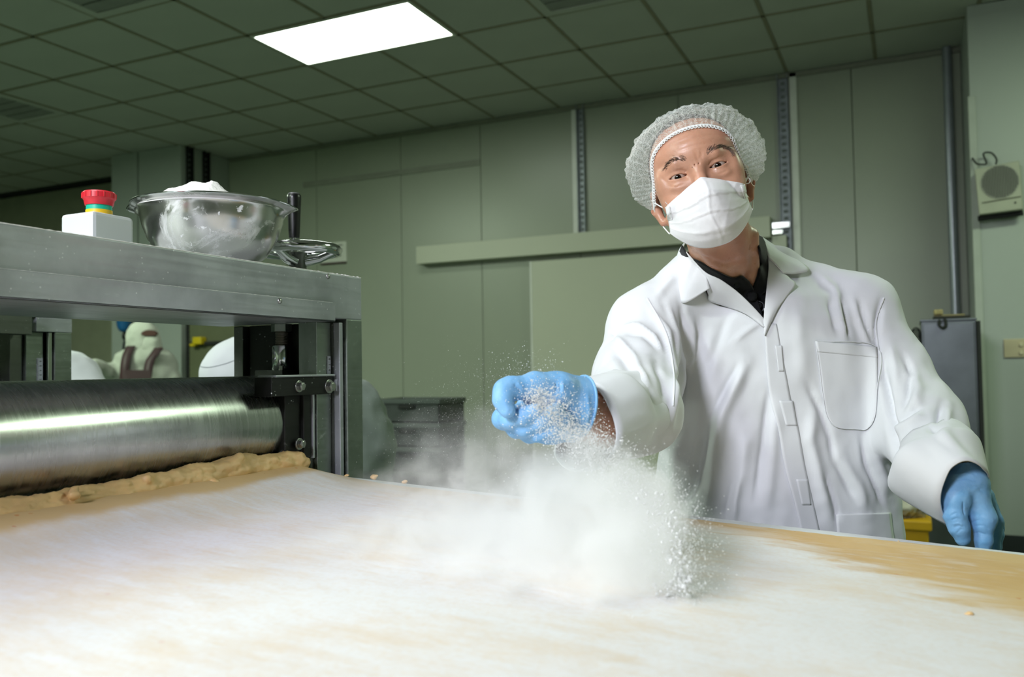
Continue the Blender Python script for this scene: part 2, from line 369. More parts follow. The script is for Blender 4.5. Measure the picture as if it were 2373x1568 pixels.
for i, (c, r) in enumerate(sorted(VENT)):
    x0, y0 = C0 + .6*c, R0 - .6*r
    g = thing('ceiling_vent', ['dark square ceiling vent at the left edge of the picture', 'dark square ceiling vent near the top left corner', 'dark square ceiling vent to the right of the lit panel'][i], 'vent', (x0 + .3, y0 + .3, CE))
    bx('backing', (x0 + .04, y0 + .04, CE + .012), (x0 + .56, y0 + .56, CE + .02), M_DARK, g)
    MB().box((x0 + .012, y0 + .012, CE - .004), (x0 + .588, y0 + .07, CE + .012)).box((x0 + .012, y0 + .53, CE - .004), (x0 + .588, y0 + .588, CE + .012)).box((x0 + .012, y0 + .07, CE - .004), (x0 + .07, y0 + .53, CE + .012)).box((x0 + .53, y0 + .07, CE - .004), (x0 + .588, y0 + .53, CE + .012)).build('frame', M_TILE, g)
    for k in range(4): bx('slat', (x0 + .07, y0 + .085 + k*.112, CE - .001), (x0 + .53, y0 + .18 + k*.112, CE + .009), mat('vent_grey', '#8c8e88', .8), g)
# sliding door with its track cover
d1 = thing('door_1', None, None, (-2, YB, 0), kind='structure')
bx('track_cover', (-3.892, YB - .12, 2.046), (-.9, YB, 2.2), M_DOOR, d1, .003); bx('door_leaf', (-2.822, YB - .075, .02), (-.93, YB - .02, 2.0), M_DOOR, d1, .003)
bx('leaf_edge', (-2.83, YB - .078, .02), (-2.815, YB - .018, 2.0), M_TRIM, d1)
bx('jamb', (-.895, YB - .07, 0), (-.795, YB - .0, 2.06), M_DOOR, d1, .003)
bx('bracket', (-.895, YB - .06, 2.115), (-.77, YB - .03, 2.155), M_CHROME, d1); bx('bracket', (-.895, YB - .06, 2.075), (-.82, YB - .03, 2.1), M_CHROME, d1)
# speaker, switch, notice on the walls
sp = thing('wall_speaker', 'beige boxy loudspeaker hung high on the pale pier by the corner', 'speaker', (.49, YP, 2.0))
A = lambda u, v: pY(u, v, YP - .13)
m = MB(); q = [pY(*c, YP - .13) for c in ((2258, 392), (2362, 371), (2371, 484), (2269, 497))]; b = [p + [.012, .13, 0] for p in q]
m.add([*q, *b], [(0, 1, 2, 3), (7, 6, 5, 4), (0, 4, 5, 1), (1, 5, 6, 2), (2, 6, 7, 3), (3, 7, 4, 0)]).build('body', mat('speaker_beige', '#a9ab98', .55), sp, bevel=.006)
gc = pY(2317, 421, YP - .132); m = MB(); m.cyl(gc + [0, .004, 0], gc - [0, .002, 0], .098, n=40).build('grille', mat('speaker_grille', '#93958a', .7), sp, smooth=True)
m = MB(); 
for i in range(-11, 12):
    for j in range(-11, 12):
        x, z = i * .008, j * .008
        if x*x + z*z < .092**2: m.box(gc + [x - .0026, -.0035, z - .0026], gc + [x + .0026, -.0015, z + .0026])
o = m.build('grille_holes', M_DARK, sp); o['kind'] = 'stuff'
a, b = pY(2276, 470, YP - .131), pY(2366, 455, YP - .131); MB().tube([a, b], .004, 6).build('groove', mat('speaker_shade', '#6c6e60', .7), sp)
a, b = pY(2267, 505, YP - .1), pY(2372, 491, YP - .1); MB().tube([a + [0, .03, 0], b + [0, .03, 0]], .016, 8).build('wall_bracket', M_DARK, sp)
MB().cyl(pY(2353, 469, YP - .131), pY(2353, 469, YP - .137), .005, n=12).build('knob', M_DARK, sp)
MB().tube(spline([pY(2253, 366, YP - .02), pY(2262, 378, YP - .05), pY(2275, 381, YP - .09), pY(2286, 378, YP - .1), pY(2279, 356, YP - .06), pY(2297, 354, YP - .06), pY(2309, 368, YP - .08), pY(2308, 380, YP - .1)], 40), .005, 8).build('cable', M_DARK, sp, smooth=True)
sw = thing('wall_switch', 'cream double switch plate on the pale pier below the loudspeaker', 'switch', (.58, YP, 1.19))
bx('plate', (.498, YP - .012, 1.137), (.66, YP, 1.246), mat('cream_plastic', '#b9ae8e', .45), sp and sw, .004)
for z in (1.213, 1.165): MB().cyl((.587, YP - .011, z), (.587, YP - .022, z), .014, .011, 16).build('button', mat('cream_plastic2', '#c9c0a0', .4), sw, smooth=True)
nt = thing('wall_notice', 'small white notice with dark blurred marks on the wall behind the handwheel', 'notice', (-4.85, YB - .012, 2.13))
bx('board', (-4.995, YB - .012, 2.135), (-4.705, YB, 2.325), mat('notice_white', '#d6d9cc', .5), nt, .001); bx('lower_edge', (-4.995, YB - .02, 2.122), (-4.71, YB, 2.137), mat('maroon_edge', '#3a1618', .5), nt)
for a, b in (((-4.79, 2.225), (-4.755, 2.262)), ((-4.845, 2.182), (-4.80, 2.2)), ((-4.80, 2.19), (-4.765, 2.206)), ((-4.80, 2.288), (-4.745, 2.296))): bx('mark', (a[0], YB - .0135, a[1]), (b[0], YB - .012, b[1]), M_DARK, nt)
# cabinet with the things lying on it, bin, crates
cb = thing('steel_cabinet', 'tall grey stainless cabinet standing against the pale pier on the right', 'cabinet', (.19, 5.3, 0))
M_CAB = mat('cabinet_steel', '#70757a', .36, .85, .12, 5)
bx('body', (.055, 5.1, .06), (.316, 5.55, 1.335), M_CAB, cb, .004); bx('top', (.05, 5.095, 1.335), (.32, 5.555, 1.347), M_CAB, cb, .003)
bx('door', (.064, 5.09, .08), (.306, 5.1, 1.325), M_CAB, cb, .003); bx('side_seal', (.317, 5.092, .08), (.335, 5.2, 1.33), M_DARK, cb)
for x in (.075, .296):
    for y in (5.12, 5.53): MB().cyl((x, y, 0), (x, y, .06), .014, n=12).build('leg', M_DARK, cb)
tr = thing('scraper_board', 'dark flat board lying on top of the steel cabinet', 'board', (.18, 5.3, 1.347)); bx('board', (.115, 5.1, 1.348), (.29, 5.4, 1.362), mat('dark_board', '#26251f', .7), tr, .003)
br = thing('hand_brush', 'yellowish bristle brush lying on the board on top of the cabinet', 'brush', (.18, 5.2, 1.362))
bx('handle', (.12, 5.19, 1.363), (.27, 5.22, 1.374), mat('brush_wood', '#8d8058', .6), br, .004); bx('bristle_block', (.12, 5.18, 1.374), (.165, 5.23, 1.402), mat('bristle', '#a89a6c', .9, 0, .2, 90, .6, 300, .003), br, .006)
MB().tube(spline([(.145, 5.085, 1.34), (.14, 5.075, 1.315), (.155, 5.07, 1.298), (.172, 5.075, 1.31), (.168, 5.085, 1.35)], 24), .008, 8).build('ring', M_DARK, tr, smooth=True)
hk = thing('cable_bundle', 'tangle of dark cable hanging off the upper left side of the steel cabinet', 'cable', (.04, 5.15, 1.24))
m = MB()
for k in range(5): 
    c = np.array([.03, 5.15, 1.27 - .012*k]); m.tube([c + [math.cos(t) * .022 * (1 + .2*k % .3), .01 * math.sin(2*t + k), math.sin(t) * .035] for t in np.linspace(0, 6.0, 16)], .004, 6)
m.build('coil', M_DARK, hk, smooth=True)
yb = thing('yellow_bin', 'yellow plastic bin with a clear bag on the floor behind the man', 'bin', (-.06, 4.3, 0))
M_YEL = mat('yellow_plastic', '#c79a12', .45)
t = [(-.2, 4.17), (.05, 4.17), (.05, 4.45), (-.2, 4.45)]; m = MB(); V = [(x * .9 - .008, (y - 4.3) * .9 + 4.3, 0) for x, y in t] + [(x, y, .41) for x, y in t]
m.add(V, [(3, 2, 1, 0), (0, 1, 5, 4), (1, 2, 6, 5), (2, 3, 7, 6), (3, 0, 4, 7)]).build('tub', M_YEL, yb, bevel=.008)
bx('rim', (-.212, 4.155, .385), (.062, 4.465, .43), M_YEL, yb, .008)
s = SDF(np.linspace(-.24, .1, 50), np.linspace(4.12, 4.5, 50), np.linspace(.36, .7, 50)); s.ell((-.07, 4.31, .5), (.13, .14, .13), .03); V, Q = s.nets(2)
V += vnormals(V, Q) * (fbm(V, 22, 4)[:, None] * .02); put('bin_bag', V, Q, mat('clear_bag', '#a8a496', .35, 0, .4, 14), yb, True)
def crate(z, first=None):
    t = thing('plastic_crate', None, 'crate', (-3.36, 5.4, z), 'stacked dark crates by the back wall'); a, b = (-3.635, 5.4, z), (-3.088, 5.78, z + .172); M = mat('crate_plastic', '#3b403e', .55, 0, .15, 14); m = MB()
    m.box((a[0], a[1], z), (b[0], b[1], z + .012))
    for lo, hi in (((a[0], a[1]), (b[0], a[1] + .012)), ((a[0], b[1] - .012), (b[0], b[1])), ((a[0], a[1]), (a[0] + .012, b[1])), ((b[0] - .012, a[1]), (b[0], b[1]))): m.box((*lo, z), (*hi, b[2] - .004))
    m.build('shell', M, t, bevel=.003)
    m = MB(); e = .012
    for lo, hi in (((a[0] - e, a[1] - e), (b[0] + e, a[1] + .004)), ((a[0] - e, b[1] - .004), (b[0] + e, b[1] + e)), ((a[0] - e, a[1]), (a[0] + .004, b[1])), ((b[0] - .004, a[1]), (b[0] + e, b[1]))): m.box((*lo, b[2] - .035), (*hi, b[2]))
    m.build('rim', mat('crate_rim', '#4d5450', .5), t, bevel=.004); bx('grip', (-3.43, 5.385, z + .1), (-3.29, 5.4, z + .13), M_DARK, t, .004)
    return t
for i, w in enumerate(('lowest', 'second lowest', 'third from the floor', 'middle upper', 'topmost')):
    crate(.176 * i + .035, None)['label'] = f'dark grey plastic crate, {w} of the stack by the back wall'
bx('crate_dolly', (-3.63, 5.42, 0), (-3.09, 5.76, .034), M_DARK)
tag(bpy.data.objects['crate_dolly'], 'flat black dolly on the floor under the crate stack', 'dolly')
# ------------------------------------------------------------------ dough sheeter and conveyor
def tz(x): return .9073 - .0549 * (np.asarray(x) + 1.008)           # level of the sloping conveyor surface
ms = thing('dough_sheeter', 'stainless dough sheeting machine with a broad polished roller over the dough', 'machine', (-1.2, .8, 0))
ZT, ZM, ZB = 1.319, 1.2585, 1.221; XF = -1.06; YE = 1.528
bx('top_beam', (-1.37, -.25, ZM - .03), (XF, YE, ZT), M_STEEL, ms, .0025)
MB().box((-1.345, -.25, ZB), (XF + .011, 1.42, ZB + .003)).box((XF, -.25, ZB), (XF + .011, 1.42, ZM)).box((XF - .02, -.25, ZM - .002), (XF + .011, 1.42, ZM)).build('lower_fascia', M_STEEL, ms, bevel=.0012)
for p in (pX(760, 640, XF), pX(648, 697, XF + .011)):
    m = MB(); m.lathe([(.0055, 0), (.0055, .001), (.004, .003), (.0015, .0038)], p, (1, 0, 0), 16); m.build('screw', M_BOLT, ms, smooth=True)
M_UNDER = steel('under_steel', '#8f847a', .3, 0, .1)
bx('post', (-1.15, 1.473, 0), (XF, YE, ZM - .03), M_DULL, ms, .002)
bx('post_channel', (-1.12, 1.456, .7), (XF - .006, 1.468, ZB), M_STEEL, ms, .0015)
bx('guide_plate', (-1.13, 1.405, .7), (-1.085, 1.452, ZB), M_DULL, ms, .001)
bx('guide_strip', (-1.13, 1.395, .86), (-1.094, 1.4045, 1.085), M_STEELD, ms, .001)
bx('side_plate', (-1.33, 1.453, .7), (-1.08, 1.4555, ZB), M_STEELD, ms)
bx('rear_post', (-1.32, 1.425, 0), (-1.295, 1.45, ZB), M_STEELD, ms, .002); bx('back_plate', (-1.29, 1.44, .8), (-1.14, 1.452, ZB), M_BLACKPLATE, ms, .001)
def ruler(name, face_x, y0, y1, z0, z1, zs, digs):
    r = bx(name, (face_x, y0, z0), (face_x + .0012, y1, z1), mat('ruler_white', '#b7bac6', .4), ms)
    m = MB(); n = int((z1 - z0) / .0011)
    for i in range(1, n): 
        z = z0 + (z1 - z0) * i / n; m.box((face_x + .0012, y0, z - .0002), (face_x + .0014, y0 + (.0042 if i % 5 == 0 else .0022), z + .0002))
    o = m.build('ruler_tick', M_BLACK, r); o['kind'] = 'stuff'
    for z, d in zip(zs, digs):
        c = bpy.data.curves.new('digit', 'FONT'); c.body = d; c.size = .0075; c.extrude = .0001; c.align_x = 'CENTER'; c.align_y = 'CENTER'
        f = bpy.data.objects.new('digit_source', c); COL.objects.link(f); dg = bpy.context.evaluated_depsgraph_get(); me = bpy.data.meshes.new_from_object(f.evaluated_get(dg)); bpy.data.objects.remove(f)
        me.materials.clear(); me.materials.append(M_BLACK); g = bpy.data.objects.new('ruler_digit', me); link(g, r, (face_x + .0015, (y0 + y1) / 2 + .001, z)); g.rotation_euler = Matrix(((0, 0, 1), (0, 1, 0), (-1, 0, 0))).to_euler()
ruler('ruler', -1.0845, 1.438, 1.449, 1.095, 1.152, [1.146 - .0113 * i for i in range(5)], '87654')
# bearing housing in front of the roller end
bx('bearing_plate', (-1.16, 1.372, .95), (-1.092, 1.396, 1.09), M_BLACKPLATE, ms, .002)
bx('bearing_web', (-1.15, 1.325, .95), (-1.1, 1.372, 1.09), M_BLACKPLATE, ms, .002)
bx('bearing_flange', (-1.10, 1.396, .948), (-1.088, 1.402, 1.082), M_STEEL, ms, .001)
bx('bracket_bar', (-1.12, 1.262, 1.075), (-1.078, 1.452, 1.112), M_BLACKPLATE, ms, .0015)
bx('bracket_cap', (-1.118, 1.27, 1.111), (-1.074, 1.452, 1.115), M_STEEL, ms, .001)
bx('clamp_block', (-1.11, 1.452, 1.08), (-1.072, 1.474, 1.104), M_STEEL, ms, .0015)
for u, v, X, r in ((692, 895, -1.078, .0085), (762, 895, -1.078, .0105), (693, 1028, -1.092, .0085)):
    p = pX(u, v, X); m = MB(); m.cyl(p - [.001, 0, 0], p + [.0025, 0, 0], r * 1.35, n=24).hexnut(p + [.0025, 0, 0], p + [.011, 0, 0], r).cyl(p + [.011, 0, 0], p + [.012, 0, 0], r * .75, r * .6, 18); m.build('hex_bolt', M_BOLT, ms, bevel=.0006)
p = pX(730, 965, -1.092); m = MB(); m.lathe([(.0062, 0), (.0062, .003), (.004, .003), (.004, .0005)], p, (1, 0, 0), 20); m.build('threaded_hole', M_BOLT, ms, smooth=True)
m = MB(); c = pX(716, 1072, -1.12); m.tube([c + [math.cos(t) * .017, math.sin(t) * .017, -.02 + .004 * t / 6.283 * 1.6] for t in np.linspace(0, 6.283 * 6, 120)], .0028, 6); m.build('coil_spring', M_STEELD, ms, smooth=True)
def screw(x, y, zt, zb, sc=1):
    m = MB(); m.cyl((x, y, zt - .016), (x, y, zt), .022*sc, n=6); m.build('screw_nut', M_DULL, ms, bevel=.001)
    k = 9; prof = []; z0, z1 = zt - .046, zt - .014
    for i in range(k): z = z0 + (z1 - z0) * i / k; h = (z1 - z0) / k; prof += [(.0115*sc, z), (.0135*sc, z + h*.35), (.0135*sc, z + h*.6), (.0115*sc, z + h*.95)]
    m = MB(); m.lathe([(r, z) for r, z in prof], (x, y, 0), n=24); m.build('screw_thread', mat('thread_steel', '#8a847a', .45, .8), ms, smooth=True)
    m = MB(); m.lathe([(.019*sc, zb), (.0205*sc, zb + .002), (.0205*sc, zt - .048), (.019*sc, zt - .045), (.0, zt - .045)], (x, y, 0), n=32); m.build('screw_sleeve', M_CHROME, ms, smooth=True)
    bx('sleeve_base', (x - .035, y - .042, zb - .013), (x + .035, y + .03, zb), M_STEELD, ms, .001)
    for dy in (-.03, .022): m = MB(); m.cyl((x + .024, y + dy, zb), (x + .024, y + dy, zb + .009), .0055, n=6); m.build('base_bolt', M_BOLT, ms)
screw(-1.19, 1.425, ZB, 1.125)
# roller
RX, RZ, RR, RYE = -1.197, 1.0205, .0935, 1.362
m = MB(); m.lathe([(.0, 0), (RR - .002, 0), (RR, .002), (RR, RYE + .3 - .002), (RR - .002, RYE + .3), (.03, RYE + .3)], (RX, -.3, RZ), (0, 1, 0), 96, close=False); m.build('roller', M_ROLL, ms, smooth=True)
m = MB(); m.cyl((RX, RYE - .01, RZ), (RX, 1.44, RZ), .03, n=24); m.build('roller_shaft', M_STEELD, ms, smooth=True)
# second station behind
X2 = -1.96
bx('rear_beam', (-2.3, -.25, 1.2665), (X2, 1.532, 1.36), M_DULL, ms, .002); bx('rear_fascia', (X2 - .1, 1.432, 1.2315), (X2 + .001, 1.532, 1.266), M_STEEL, ms, .001)
bx('rear_beam_skirt', (X2 - .02, -.25, 1.222), (X2 + .03, 1.40, 1.268), M_STEELD, ms, .001)
bx('post', (X2 - .09, 1.484, 0), (X2, 1.532, 1.231), M_DULL, ms, .002); bx('post_channel', (X2 - .06, 1.471, .7), (X2 - .006, 1.481, 1.231), M_CHROME, ms, .0015)
bx('guide_plate', (X2 - .07, 1.42, .7), (X2 - .02, 1.466, 1.231), M_DULL, ms, .001); bx('side_plate', (X2 - .3, 1.466, .7), (X2 - .03, 1.47, 1.231), M_BLACKPLATE, ms)
bx('guide_strip', (X2 - .09, 1.385, .86), (X2 - .03, 1.418, 1.231), M_STEELD, ms, .001)
ruler('ruler', X2 - .0195, 1.449, 1.464, 1.10, 1.166, [1.158 - .0113 * i for i in range(5)], '65432')
screw(-2.1, 1.43, 1.238, 1.145)
m = MB(); m.lathe([(.0, 0), (RR, 0), (RR, 1.66), (.0, 1.66)], (-2.12, -.3, 1.03), (0, 1, 0), 64, close=False); m.build('roller', M_ROLL, ms, smooth=True)
bx('rear_bearing', (-2.16, 1.36, .95), (-2.05, 1.42, 1.13), M_BLACKPLATE, ms, .002)
for y in (-.2,): bx('post', (-1.15, y - .055, 0), (XF, y, ZM - .03), M_DULL, ms, .002); bx('post', (X2 - .09, y - .055, 0), (X2, y, 1.231), M_DULL, ms, .002)
bx('side_frame', (-2.4, 1.478, .62), (-1.152, 1.52, .80), M_DULL, ms, .002); bx('side_frame', (-2.4, -.25, .62), (-1.152, -.21, .80), M_DULL, ms, .002)
# handwheel: a part of the machine with its own handle
wc = np.array([-1.2, 1.492, 1.372]); hw = put('handwheel', *(lambda m: (m.v, m.f))(MB().tube([wc + [math.cos(t) * .083, math.sin(t) * .083, .012] for t in np.linspace(0, 2 * math.pi, 48, endpoint=False)], .0115, 14, True)), M_CHROME, ms, True)
for k in range(3):
    a = R(35 + 120 * k); e = np.array([math.cos(a), math.sin(a), 0]); m = MB(); m.tube([wc + e * .015 + [0, 0, -.012], wc + e * .045 + [0, 0, -.006], wc + e * .08 + [0, 0, .01]], [.012, .0095, .0085], 10); m.build('spoke', M_CHROME, hw, smooth=True)
m = MB(); m.lathe([(.0, -.053), (.03, -.053), (.029, -.046), (.019, -.04), (.018, -.008), (.021, 0), (.021, .006), (.0, .006)], wc, n=32, close=False); m.build('hub', M_STEELD, hw, smooth=True)
hp = pX(682, 500, -1.205); hp[:2] = (-1.222, 1.503 + .0); hb = np.array([wc[0] + .083 * math.cos(R(112)), wc[1] + .083 * math.sin(R(112)), 0])
hb = pX(682, 551, -1.235) * [1, 1, 0]; zb, zt_ = pX(682, 551, -1.235)[2], pX(682, 447, -1.235)[2]
m = MB(); m.lathe([(.0, zb), (.0115, zb), (.0125, zb + .01), (.0142, zb + .055), (.0158, zt_ - .012), (.0155, zt_ - .006), (.012, zt_ - .001), (.0, zt_)], hb, n=24, close=False); m.build('handle', steel('dusty_black', '#08090a', .35, .55, .35, metal=0), hw, smooth=True)
m = MB(); m.cyl(hb + [0, 0, zb - .03], hb + [0, 0, zb], .006, n=12); m.build('handle_pin', M_CHROME, hw, smooth=True)

# conveyor under the dough, sloping up to the machine
cv = thing('conveyor_table', 'long sloping conveyor table with a grey steel side rail', 'conveyor', (-.3, .8, 0)); XA, XB = -1.15, .75
def slab(name, x0, x1, y0, y1, dz0, dz1, m, par, bevel=.001):
    V = [(x, y, float(tz(x)) + dz) for x in (x0, x1) for y in (y0, y1) for dz in (dz0, dz1)]
    return MB().add(V, [(0, 1, 3, 2), (4, 6, 7, 5), (0, 4, 5, 1), (2, 3, 7, 6), (0, 2, 6, 4), (1, 5, 7, 3)]).build(name, m, par, bevel=bevel)
slab('belt', XA, XB, .12, 1.41, -.018, -.012, mat('belt_white', '#cfcac0', .6), cv); slab('bed', XA, XB, .14, 1.40, -.06, -.0185, M_DULL, cv)
slab('side_rail', XA + .1, XB, 1.4105, 1.45, -.07, -.003, M_STEEL, cv, .002); slab('side_rail', XA + .1, XB, .08, .119, -.07, -.003, M_STEEL, cv, .002)
slab('rail_ledge', -.3, XB, 1.45, 1.5, -.045, -.035, M_STEELD, cv, .001)
for x in (-.85, .6):
    for y in (.16, 1.36): bx('leg', (x - .025, y - .025, 0), (x + .025, y + .025, float(tz(x)) - .06), M_DULL, cv, .002)
for y in (.16, 1.36): bx('stretcher', (-.825, y - .015, .25), (.575, y + .015, .29), M_DULL, cv, .002)
# dough sheet
def hump(x, y): return .030 * np.exp(-np.clip((x + 1.12) / .13, 0, 9) ** 2) * sstep(1.46, 1.34, y)
DX = np.concatenate([np.linspace(-1.13, -.7, 70), np.linspace(-.69, .72, 130)]); DY = np.concatenate([np.linspace(.13, 1.2, 90), np.linspace(1.21, 1.415, 45)])
V = []
for x in DX:
    e = 1.418 + .012 * sstep(-.25, .1, x) + .0045 * mnoise.noise(Vector((x * 22, 3, 1))) + .003 * mnoise.noise(Vector((x * 60, 9, 1)))
    e = e - sstep(-1.0, -1.1, x) * .07
    for y in DY:
        yy = .13 + (y - .13) * (e - .13) / (1.415 - .13); z = float(tz(x)) + float(hump(x, yy)) + .0014 * mnoise.noise(Vector((x * 5, yy * 9, 0))) + .0006 * mnoise.noise(Vector((x * 30, yy * 50, 2)))
        z -= .006 * sstep(e - .02, e, yy) ** 2; V.append((x, yy, z))
t = NT('floured_dough'); v = t.coord(); gp = t.new('ShaderNodeSeparateXYZ'); t.link(v, gp.inputs[0])
sk = t.noise(t.coord((3.2, 13, 1)), 2.2, 7, .68, .8); sk2 = t.noise(t.coord((9, 34, 1), rot=(0, 0, R(5))), 2.0, 6, .66, .5); bl = t.noise(v, 5, 5, .6); fine = t.noise(v, 160, 3)
# bare band along the far edge: y > 1.47 - .8*(x + .36)   (object space, origin at the sheet's base)
E0 = t.math('ADD', gp.outputs[1], t.math('MULTIPLY', gp.outputs[0], .78))
bare = t.rng(t.math('ADD', E0, t.math('MULTIPLY', t.math('SUBTRACT', sk, .5), .38)), 1.10, 1.24)
lip = t.rng(t.math('ADD', gp.outputs[0], t.math('MULTIPLY', t.math('SUBTRACT', bl, .5), .10)), -1.062, -1.03, 1, 0)
fe = t.math('MULTIPLY', t.rng(t.math('ADD', gp.outputs[1], t.math('MULTIPLY', t.math('SUBTRACT', bl, .5), .25)), 1.30, 1.43), .7)
base = t.mix(t.rng(bl, .35, .7), lin('#d6b57f'), lin('#cba56c'))
vo = t.new('ShaderNodeTexVoronoi'); vo.inputs['Scale'].default_value = 34; t.link(t.coord((1, 1, 1)), vo.inputs['Vector'])
fl = t.math('MULTIPLY', t.rng(vo.outputs['Distance'], .07, .13, 1, 0), t.rng(t.noise(v, 13, 2), .52, .6)); base = t.mix(t.math('MULTIPLY', fl, .8), base, lin('#c9752c'))
vo2 = t.new('ShaderNodeTexVoronoi'); vo2.inputs['Scale'].default_value = 70; t.link(t.coord((1, 1, 1), loc=(3, 1, 0)), vo2.inputs['Vector'])
base = t.mix(t.math('MULTIPLY', t.rng(vo2.outputs['Distance'], .05, .1, 1, 0), t.math('MULTIPLY', t.rng(t.noise(v, 21, 2), .55, .62), .7)), base, lin('#8a5a30'))
den = t.math('ADD', t.math('MULTIPLY', sk, .45), t.math('ADD', t.math('MULTIPLY', bl, .8), t.math('MULTIPLY', sk2, .4)))
fm = t.rng(den, .60, .95, .60, .98)
fm = t.math('MULTIPLY', fm, t.math('SUBTRACT', 1, t.math('MULTIPLY', bare, t.rng(sk2, .5, .72, 1, .62))))
fm = t.math('MULTIPLY', fm, t.math('SUBTRACT', 1, t.math('MULTIPLY', lip, .92))); fm = t.math('MULTIPLY', fm, t.math('SUBTRACT', 1, t.math('MULTIPLY', fe, .8))); fm = t.math('MULTIPLY', fm, t.rng(fine, .3, .6, .88, 1))
t.link(t.mix(fm, base, lin('#e2e1e2')), t.b.inputs['Base Color']); t.link(t.rng(fm, 0, 1, .5, .9), t.b.inputs['Roughness']); t.b.inputs['Specular IOR Level'].default_value = .25
t.bump(t.math('ADD', t.noise(v, 55, 5), fm), .25, .0012)
ds = put('dough_sheet', V, grid_faces(len(DX), len(DY)), t.m, None, True, solid=.012, offset=-1, loc=(0, 0, 0)); d_o = ds
tag(ds, 'wide sheet of tan dough dusted with white flour, covering the whole conveyor', 'dough')
if ds.data.polygons[0].normal.z < 0: ds.data.flip_normals()
# rolled lip of dough at the roller: several overlapping lumpy strands, part of the sheet
M_DOUGH = mat('raw_dough', '#dfba82', .5, 0, .1, 20, .35, 60, .002, sss=.1)
LP = [(-1.086, .2, .958), (-1.086, .74, .950), (-1.087, .94, .951), (-1.085, 1.08, .952), (-1.085, 1.15, .957), (-1.088, 1.2, .957), (-1.088, 1.25, .953), (-1.085, 1.3, .953), (-1.08, 1.335, .949)]
s = SDF(np.arange(-1.17, -1.0, .0028), np.arange(.45, 1.40, .0032), np.arange(.92, 1.0, .0028)); L = CP + (spline(LP, 90) - CP) * 1.021
for i in range(len(L) - 1):
    if L[i][1] < .44: continue
    n1, n2 = mnoise.noise(Vector((L[i][1] * 17, 1, 0))), mnoise.noise(Vector((L[i][1] * 17, 7, 0))); fat = .0105 + .005 * float(sstep(.9, 1.05, L[i][1])) + .0015 * n1
    s.cap(L[i] + [.006 * n2 + .004, 0, .004 * n1], L[i + 1] + [.006 * n2 + .004, 0, .004 * n1], fat, fat, .006)
    s.cap(L[i] + [.014 + .004 * n1, 0, -.010], L[i + 1] + [.014 + .004 * n1, 0, -.010], .010 + .003 * n2, .010 + .003 * n2, .003)
for (x, y, z, r) in ((-1.07, 1.165, .969, .006), (-1.072, 1.172, .976, .004), (-1.068, 1.155, .963, .007), (-1.066, .838, .963, .005), (-1.06, .832, .955, .0055), (-1.056, 1.092, .942, .005), (-1.053, 1.095, .935, .0045), (-1.066, .966, .962, .005), (-1.07, 1.29, .953, .011), (-1.068, 1.325, .952, .011), (-1.064, 1.34, .946, .008)): s.ell(CP + (np.array((x, y, z)) - CP) * 1.021, (r, r * 1.4, r), .008)
V, Q = s.nets(2); N = vnormals(V, Q); V += N * (fbm(V * [1, .45, 1], 70, 4)[:, None] * .0034 + np.abs(fbm(V, 140, 2, 5))[:, None] * .0016); put('dough_fold', V, Q, M_DOUGH, ds, True)
# crumbs lying on the sheet and its rim
def crumb(u, v, r, label, n=1, y=None):
    p = pY(u, v, y) if y else pZ(u, v, .86)
    if not y:
        for _ in range(6): p = pZ(u, v, float(tz(p[0])) + float(hump(p[0], p[1])) + r * .5)
    g = np.linspace(-2.2 * r, 2.2 * r, 26); s = SDF(g + p[0], g + p[1], g + p[2]); q = np.random.default_rng(int(u + v))
    for k in range(n + 3): o = q.normal(0, r * .55, 3) * [1, .7, .5]; s.ell(p + o, np.array([r, r * .8, r * .7]) * q.uniform(.35, .75), r * .3)
    V, Q = s.nets(1); o = put('dough_crumb', V, Q, M_DOUGH, None, True); tag(o, label, 'crumb', 'dough crumbs'); return o
crumb(2247, 1419, .0042, 'pale round dough crumb on the floured sheet at the far right'); crumb(866, 1105, .0075, 'ragged dough scrap on the sheet rim beside the machine post', 5, 1.41); crumb(936, 1115, .006, 'small dough scrap on the rim behind the flour cloud, away from the post', 3, 1.415)
crumb(1848, 1236, .0032, 'small dough crumb on the rim in front of the white coat', 2, 1.425); crumb(505, 1123, .0045, 'flat dough crumb in front of the middle of the dough fold', 3); crumb(150, 1187, .004, 'little dough crumb in front of the left end of the dough fold', 2); crumb(805, 1101, .004, 'tiny dough crumb at the foot of the machine post', 2, 1.415); crumb(2083, 1254, .0026, 'tiny dough crumb on the rim between coat and resting glove', 2, 1.43)

# ------------------------------------------------------------------ mixing bowl, flour, stop button
bc = np.array([-1.215, 1.258, ZT]); bo = thing('mixing_bowl', 'shiny steel mixing bowl heaped with flour on top of the machine', 'bowl', bc)
prof = [(.0, .0), (.05, 0), (.062, .002), (.085, .012), (.108, .034), (.126, .064), (.138, .098), (.143, .126), (.1455, .133), (.152, .1365), (.157, .139), (.1585, .1405)]; n = 96; P = np.array(prof) * [.93, .875]; rr = np.interp(np.linspace(0, 1, 40), np.linspace(0, 1, len(P)), P[:, 0]); zz = np.interp(np.linspace(0, 1, 40), np.linspace(0, 1, len(P)), P[:, 1])
V = []
for i in range(n):
    a = 2 * math.pi * i / n; dv = np.array([math.cos(a), math.sin(a)]); lat = dv @ np.array([rt[0], rt[1]]) / math.hypot(rt[0], rt[1]); k = max(0, abs(lat) - .955) / .045
    for r, z in zip(rr, zz): lip = float(sstep(.096, .1225, z)) * k; V.append((bc[0] + dv[0] * (r + .014 * lip), bc[1] + dv[1] * (r + .014 * lip), bc[2] + z - .006 * lip))
t = NT('bowl_steel'); v = t.coord(); w = t.math('MAXIMUM', t.math('MULTIPLY', t.rng(t.noise(v, 11, 7, .7, 1.2), .50, .70), .8), t.math('MULTIPLY', t.rng(t.noise(v, 42, 5, .7), .58, .66), t.rng(t.noise(v, 8, 2), .48, .6)))
